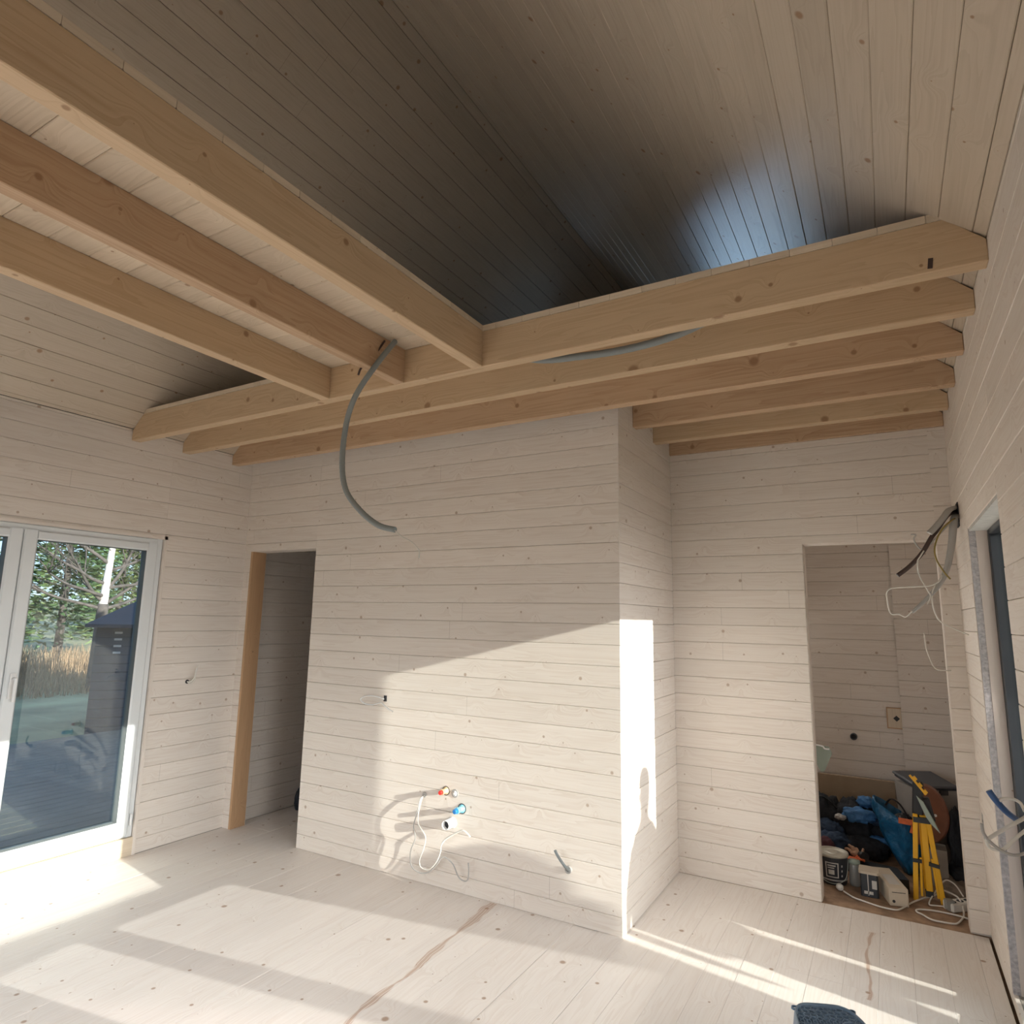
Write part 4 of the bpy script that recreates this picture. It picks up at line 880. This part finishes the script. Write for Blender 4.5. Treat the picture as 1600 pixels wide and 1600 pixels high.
mb = MB(); mb.tube([(-12, 8.95, -.3), (-12, 8.975, .8), (-12, 8.995, 1.72)], (.128, .118), 12); mb.build('bark_base', 'bark', parent=t)
mb = MB()
for (z_, dy, dz) in ((1.7, .8, .7), (1.6, 1, .35), (1.75, -.8, .6), (1.6, -1, .35), (2.0, .7, .9), (2.2, -1, .4), (2.5, .9, .5), (2.7, -.8, .5), (3.0, .8, .6), (3.3, -.9, .5), (1.9, -1, .15), (2.1, 1, .25), (3.6, .7, .7), (3.8, -.7, .7)):
    limb(mb, (-12, 9.0, z_), (rnd.uniform(-.3, .5), dy, dz), rnd.uniform(1.6, 2.6), .045, 2, rnd)
mb.build('branches', 'bark', parent=t)
# pines
def pine(x_, y_, h, r, z0, lab, mt, seed, n=4200):
    rnd = random.Random(seed); t = thing('pine_tree', lab, 'tree', (x_, y_, z0), 'pines beyond the garden')
    mb = MB(); mb.tube([(x_, y_, z0), (x_+.1, y_, z0+h*.95)], (.14, .03), 8, smooth=False); mb.build('trunk', 'bark', parent=t)
    mb = MB()
    for k in range(n):
        s_ = rnd.random()**.8; zz = z0+h*(.12+.88*s_); layer = .75+.25*math.sin(s_*40); rr_ = r*(1-s_*.85)*layer*rnd.random()**.45
        a_ = rnd.uniform(0, 2*PI); p = V3((x_+rr_*math.cos(a_), y_+rr_*math.sin(a_), zz-rr_*.25)); L_ = rnd.uniform(.14, .34)
        d = V3((math.cos(a_)+rnd.uniform(-.5, .5), math.sin(a_)+rnd.uniform(-.5, .5), rnd.uniform(-.4, .5))).normalized()*L_
        s2 = d.cross(V3((rnd.uniform(-1, 1), rnd.uniform(-1, 1), 1))).normalized()*L_*.22
        q = mb.add([p-s2, p+s2, p+d+s2*.3, p+d-s2*.3]); mb.face([q, q+1, q+2, q+3])
    mb.build('foliage', mt, parent=t)
for i, (x_, y_, h, r, lab, mt) in enumerate([
    (-18.5, 11.2, 9.0, 2.0, 'dark green pine left of the birch in the glass door view', 'needle'),
    (-21.5, 14.6, 8.5, 1.7, 'olive pine directly behind the birch trunk', 'needle2'),
    (-26.5, 15.0, 8, 2.0, 'olive pine far behind the shed between its neighbours', 'needle2'),
    (-30.5, 20.2, 7.5, 2.8, 'dark pine right of the birch above the shed roof', 'needle'),
    (-30, 23.0, 7, 3.0, 'pine farthest right above the shed roof', 'needle2'),
    (-16.5, 7.6, 10, 1.9, 'pine at the left edge of the glass door view', 'needle'),
    (-24, 9.0, 10, 2.3, 'tall distant pine behind the two nearer left ones', 'needle')]):
    pine(x_, y_, h, r, -.3 if x_ > -25 else -.2, lab, mt, 11+i)
mb = MB(); rnd = random.Random(9)
for k in range(5200):
    x_ = rnd.uniform(-19, -11.5); y_ = 6.2+(-x_-11.5)*.55+rnd.uniform(-1.6, 4.2); h = rnd.uniform(.2, .75)*(1.15 if x_ < -14 else .7)
    p = V3((x_, y_, -.34)); d = V3((rnd.uniform(-.3, .3), rnd.uniform(-.3, .3), 1))*h; s2 = V3((rnd.uniform(-1, 1), rnd.uniform(-1, 1), 0)).normalized()*.012
    q = mb.add([p-s2, p+s2, p+d+s2*.3, p+d-s2*.3]); mb.face([q, q+1, q+2, q+3])
mb.build('dry_scrub', 'scrub', label='dry brown scrub and tall grass beyond the terrace', cat='scrub', kind='stuff', origin=(-15, 10, -.34))

# ---- the person and the added blocker on the sunny terrace whose shadows fall into the room
A_ = .17; PX = 7.3
yo = lambda u: u-A_*(PX-XC)
def skin(name, verts, edges, radii, mt, parent, sub=2):
    me = bpy.data.meshes.new(name); me.from_pydata([tuple(V3(v)-V3(parent.location)) for v in verts], edges, []); o = bpy.data.objects.new(name, me); COL.objects.link(o); o.parent = parent
    md = o.modifiers.new('skin', 'SKIN')
    for i, r in enumerate(radii): me.skin_vertices[0].data[i].radius = (r, r) if not isinstance(r, tuple) else r
    me.skin_vertices[0].data[0].use_root = True
    o.modifiers.new('sub', 'SUBSURF').levels = sub; o.modifiers['sub'].render_levels = sub
    me.materials.append(M[mt]); return o
try:
    per = thing('person', 'person in dark jacket on the sunny terrace, arms hanging, whose shadow falls indoors', 'person', (PX, yo(4.05), -.08))
    X = PX; c = yo(4.05)
    vs = [(X, c, .86), (X, c, 1.05), (X, c, 1.25), (X, c, 1.39), (X, c, 1.475), (X, c+.01, 1.55), (X, c+.015, 1.63), (X, c+.015, 1.69)]
    rd = [(.14, .12), (.15, .12), (.16, .13), (.13, .11), (.055, .06), (.068, .08), (.078, .095), (.058, .07)]
    eg = [(i, i+1) for i in range(7)]
    def chain(root, pts, rs):
        k = root
        for p, r in zip(pts, rs): vs.append(tuple(p)); rd.append(r); eg.append((k, len(vs)-1)); k = len(vs)-1
        return k
    for s in (-1, 1):
        chain(0, [(X, c+s*.095, .78), (X+.01, c+s*.125, .44), (X, c+s*.135, .03), (X+.06, c+s*.14, -.045), (X+.17, c+s*.15, -.05)], [.088, .062, .045, .042, .034])
        e_ = chain(3, [(X, c+s*.17, 1.38), (X-.01, c+s*.26, 1.16), (X+.04, c+s*.275, .99)], [.058, .044, .034])
        h = V3((X+.05, c+s*.28, .93)); hh = chain(e_, [h], [.034])
        for f in range(4):
            b_ = h+V3((.020*(f-1.5)+.01, -s*.004, -.055))
            chain(hh, [b_, b_+V3((0, -s*.010, -.035+.005*abs(f-1.5)))], [.0095, .0085])
        chain(hh, [h+V3((.045, 0, -.02)), h+V3((.058, -s*.005, -.05))], [.011, .009])
    body = skin('person_body', vs, eg, rd, 'jeans', per)
    mb = MB(); n0 = len(mb.v); sg = 28
    prf = [(.205, .14, .90), (.222, .15, 1.02), (.238, .155, 1.16), (.235, .15, 1.28), (.215, .14, 1.37), (.15, .11, 1.435), (.07, .075, 1.475)]
    for (wy, wx, z_) in prf: mb.add([(X+wx*math.cos(2*PI*k/sg), c+wy*math.sin(2*PI*k/sg), z_) for k in range(sg)])
    for i in range(len(prf)-1):
        for k in range(sg): mb.face([n0+i*sg+k, n0+i*sg+(k+1) % sg, n0+(i+1)*sg+(k+1) % sg, n0+(i+1)*sg+k], None, 0, True)
    o = mb.build('jacket', 'jacket', parent=per); o.modifiers.new('s', 'SOLIDIFY').thickness = .006
    mb = MB(); mb.blob((X-.01, c+.015, 1.675), (.098, .085, .078), .03, 3, 1); mb.build('hair', 'hair', parent=per)
    mb = MB(); mb.blob((X+.02, c, 1.605), (.075, .068, .088), .02, 2, 1); mb.build('face', 'skin', parent=per)
    mb = MB(); mb.blob((X+.098, c, 1.60), (.016, .012, .02), .02, 2, 1); mb.build('nose', 'skin', parent=per)
    mb = MB(); mb.blob((X+.088, c, 1.562), (.01, .022, .006), .02, 2, 1); mb.build('mouth', 'maroon', parent=per)
    for s in (-1, 1):
        mb = MB(); mb.blob((X+.086, c+s*.03, 1.625), (.012, .013, .008), .02, 2, 1); mb.build('eye', 'dark', parent=per)
        mb = MB(); mb.blob((X, c+s*.078, 1.605), (.02, .01, .03), .02, 2, 1); mb.build('ear', 'skin', parent=per)
except ZeroDivisionError:
    pass
# unseen canvas blocker added, outline shaped to cast the low wall shadow
t = thing('shadow_blocker', 'grey canvas shadow blocker added on the sunny terrace outside the right window', 'shade_caster', (PX, yo(3.56), -.08))
prof = [(3.44, -.08), (3.445, 1.30), (3.487, 1.42), (3.532, 1.458), (3.588, 1.472), (3.615, 1.42), (3.638, 1.31), (3.646, 1.205), (3.672, 1.185), (3.690, 1.10), (3.680, .9), (3.675, -.08)]
mb = MB(); n = mb.add([(PX-.15, yo(u), z) for u, z in prof]+[(PX+.05, yo(u), z) for u, z in prof]); k_ = len(prof)
mb.face([n+i for i in range(k_)]); mb.face([n+k_+i for i in range(k_)][::-1])
for i in range(k_): j = (i+1) % k_; mb.face([n+i, n+k_+i, n+k_+j, n+j])
mb.build('canvas', 'canvas', parent=t)
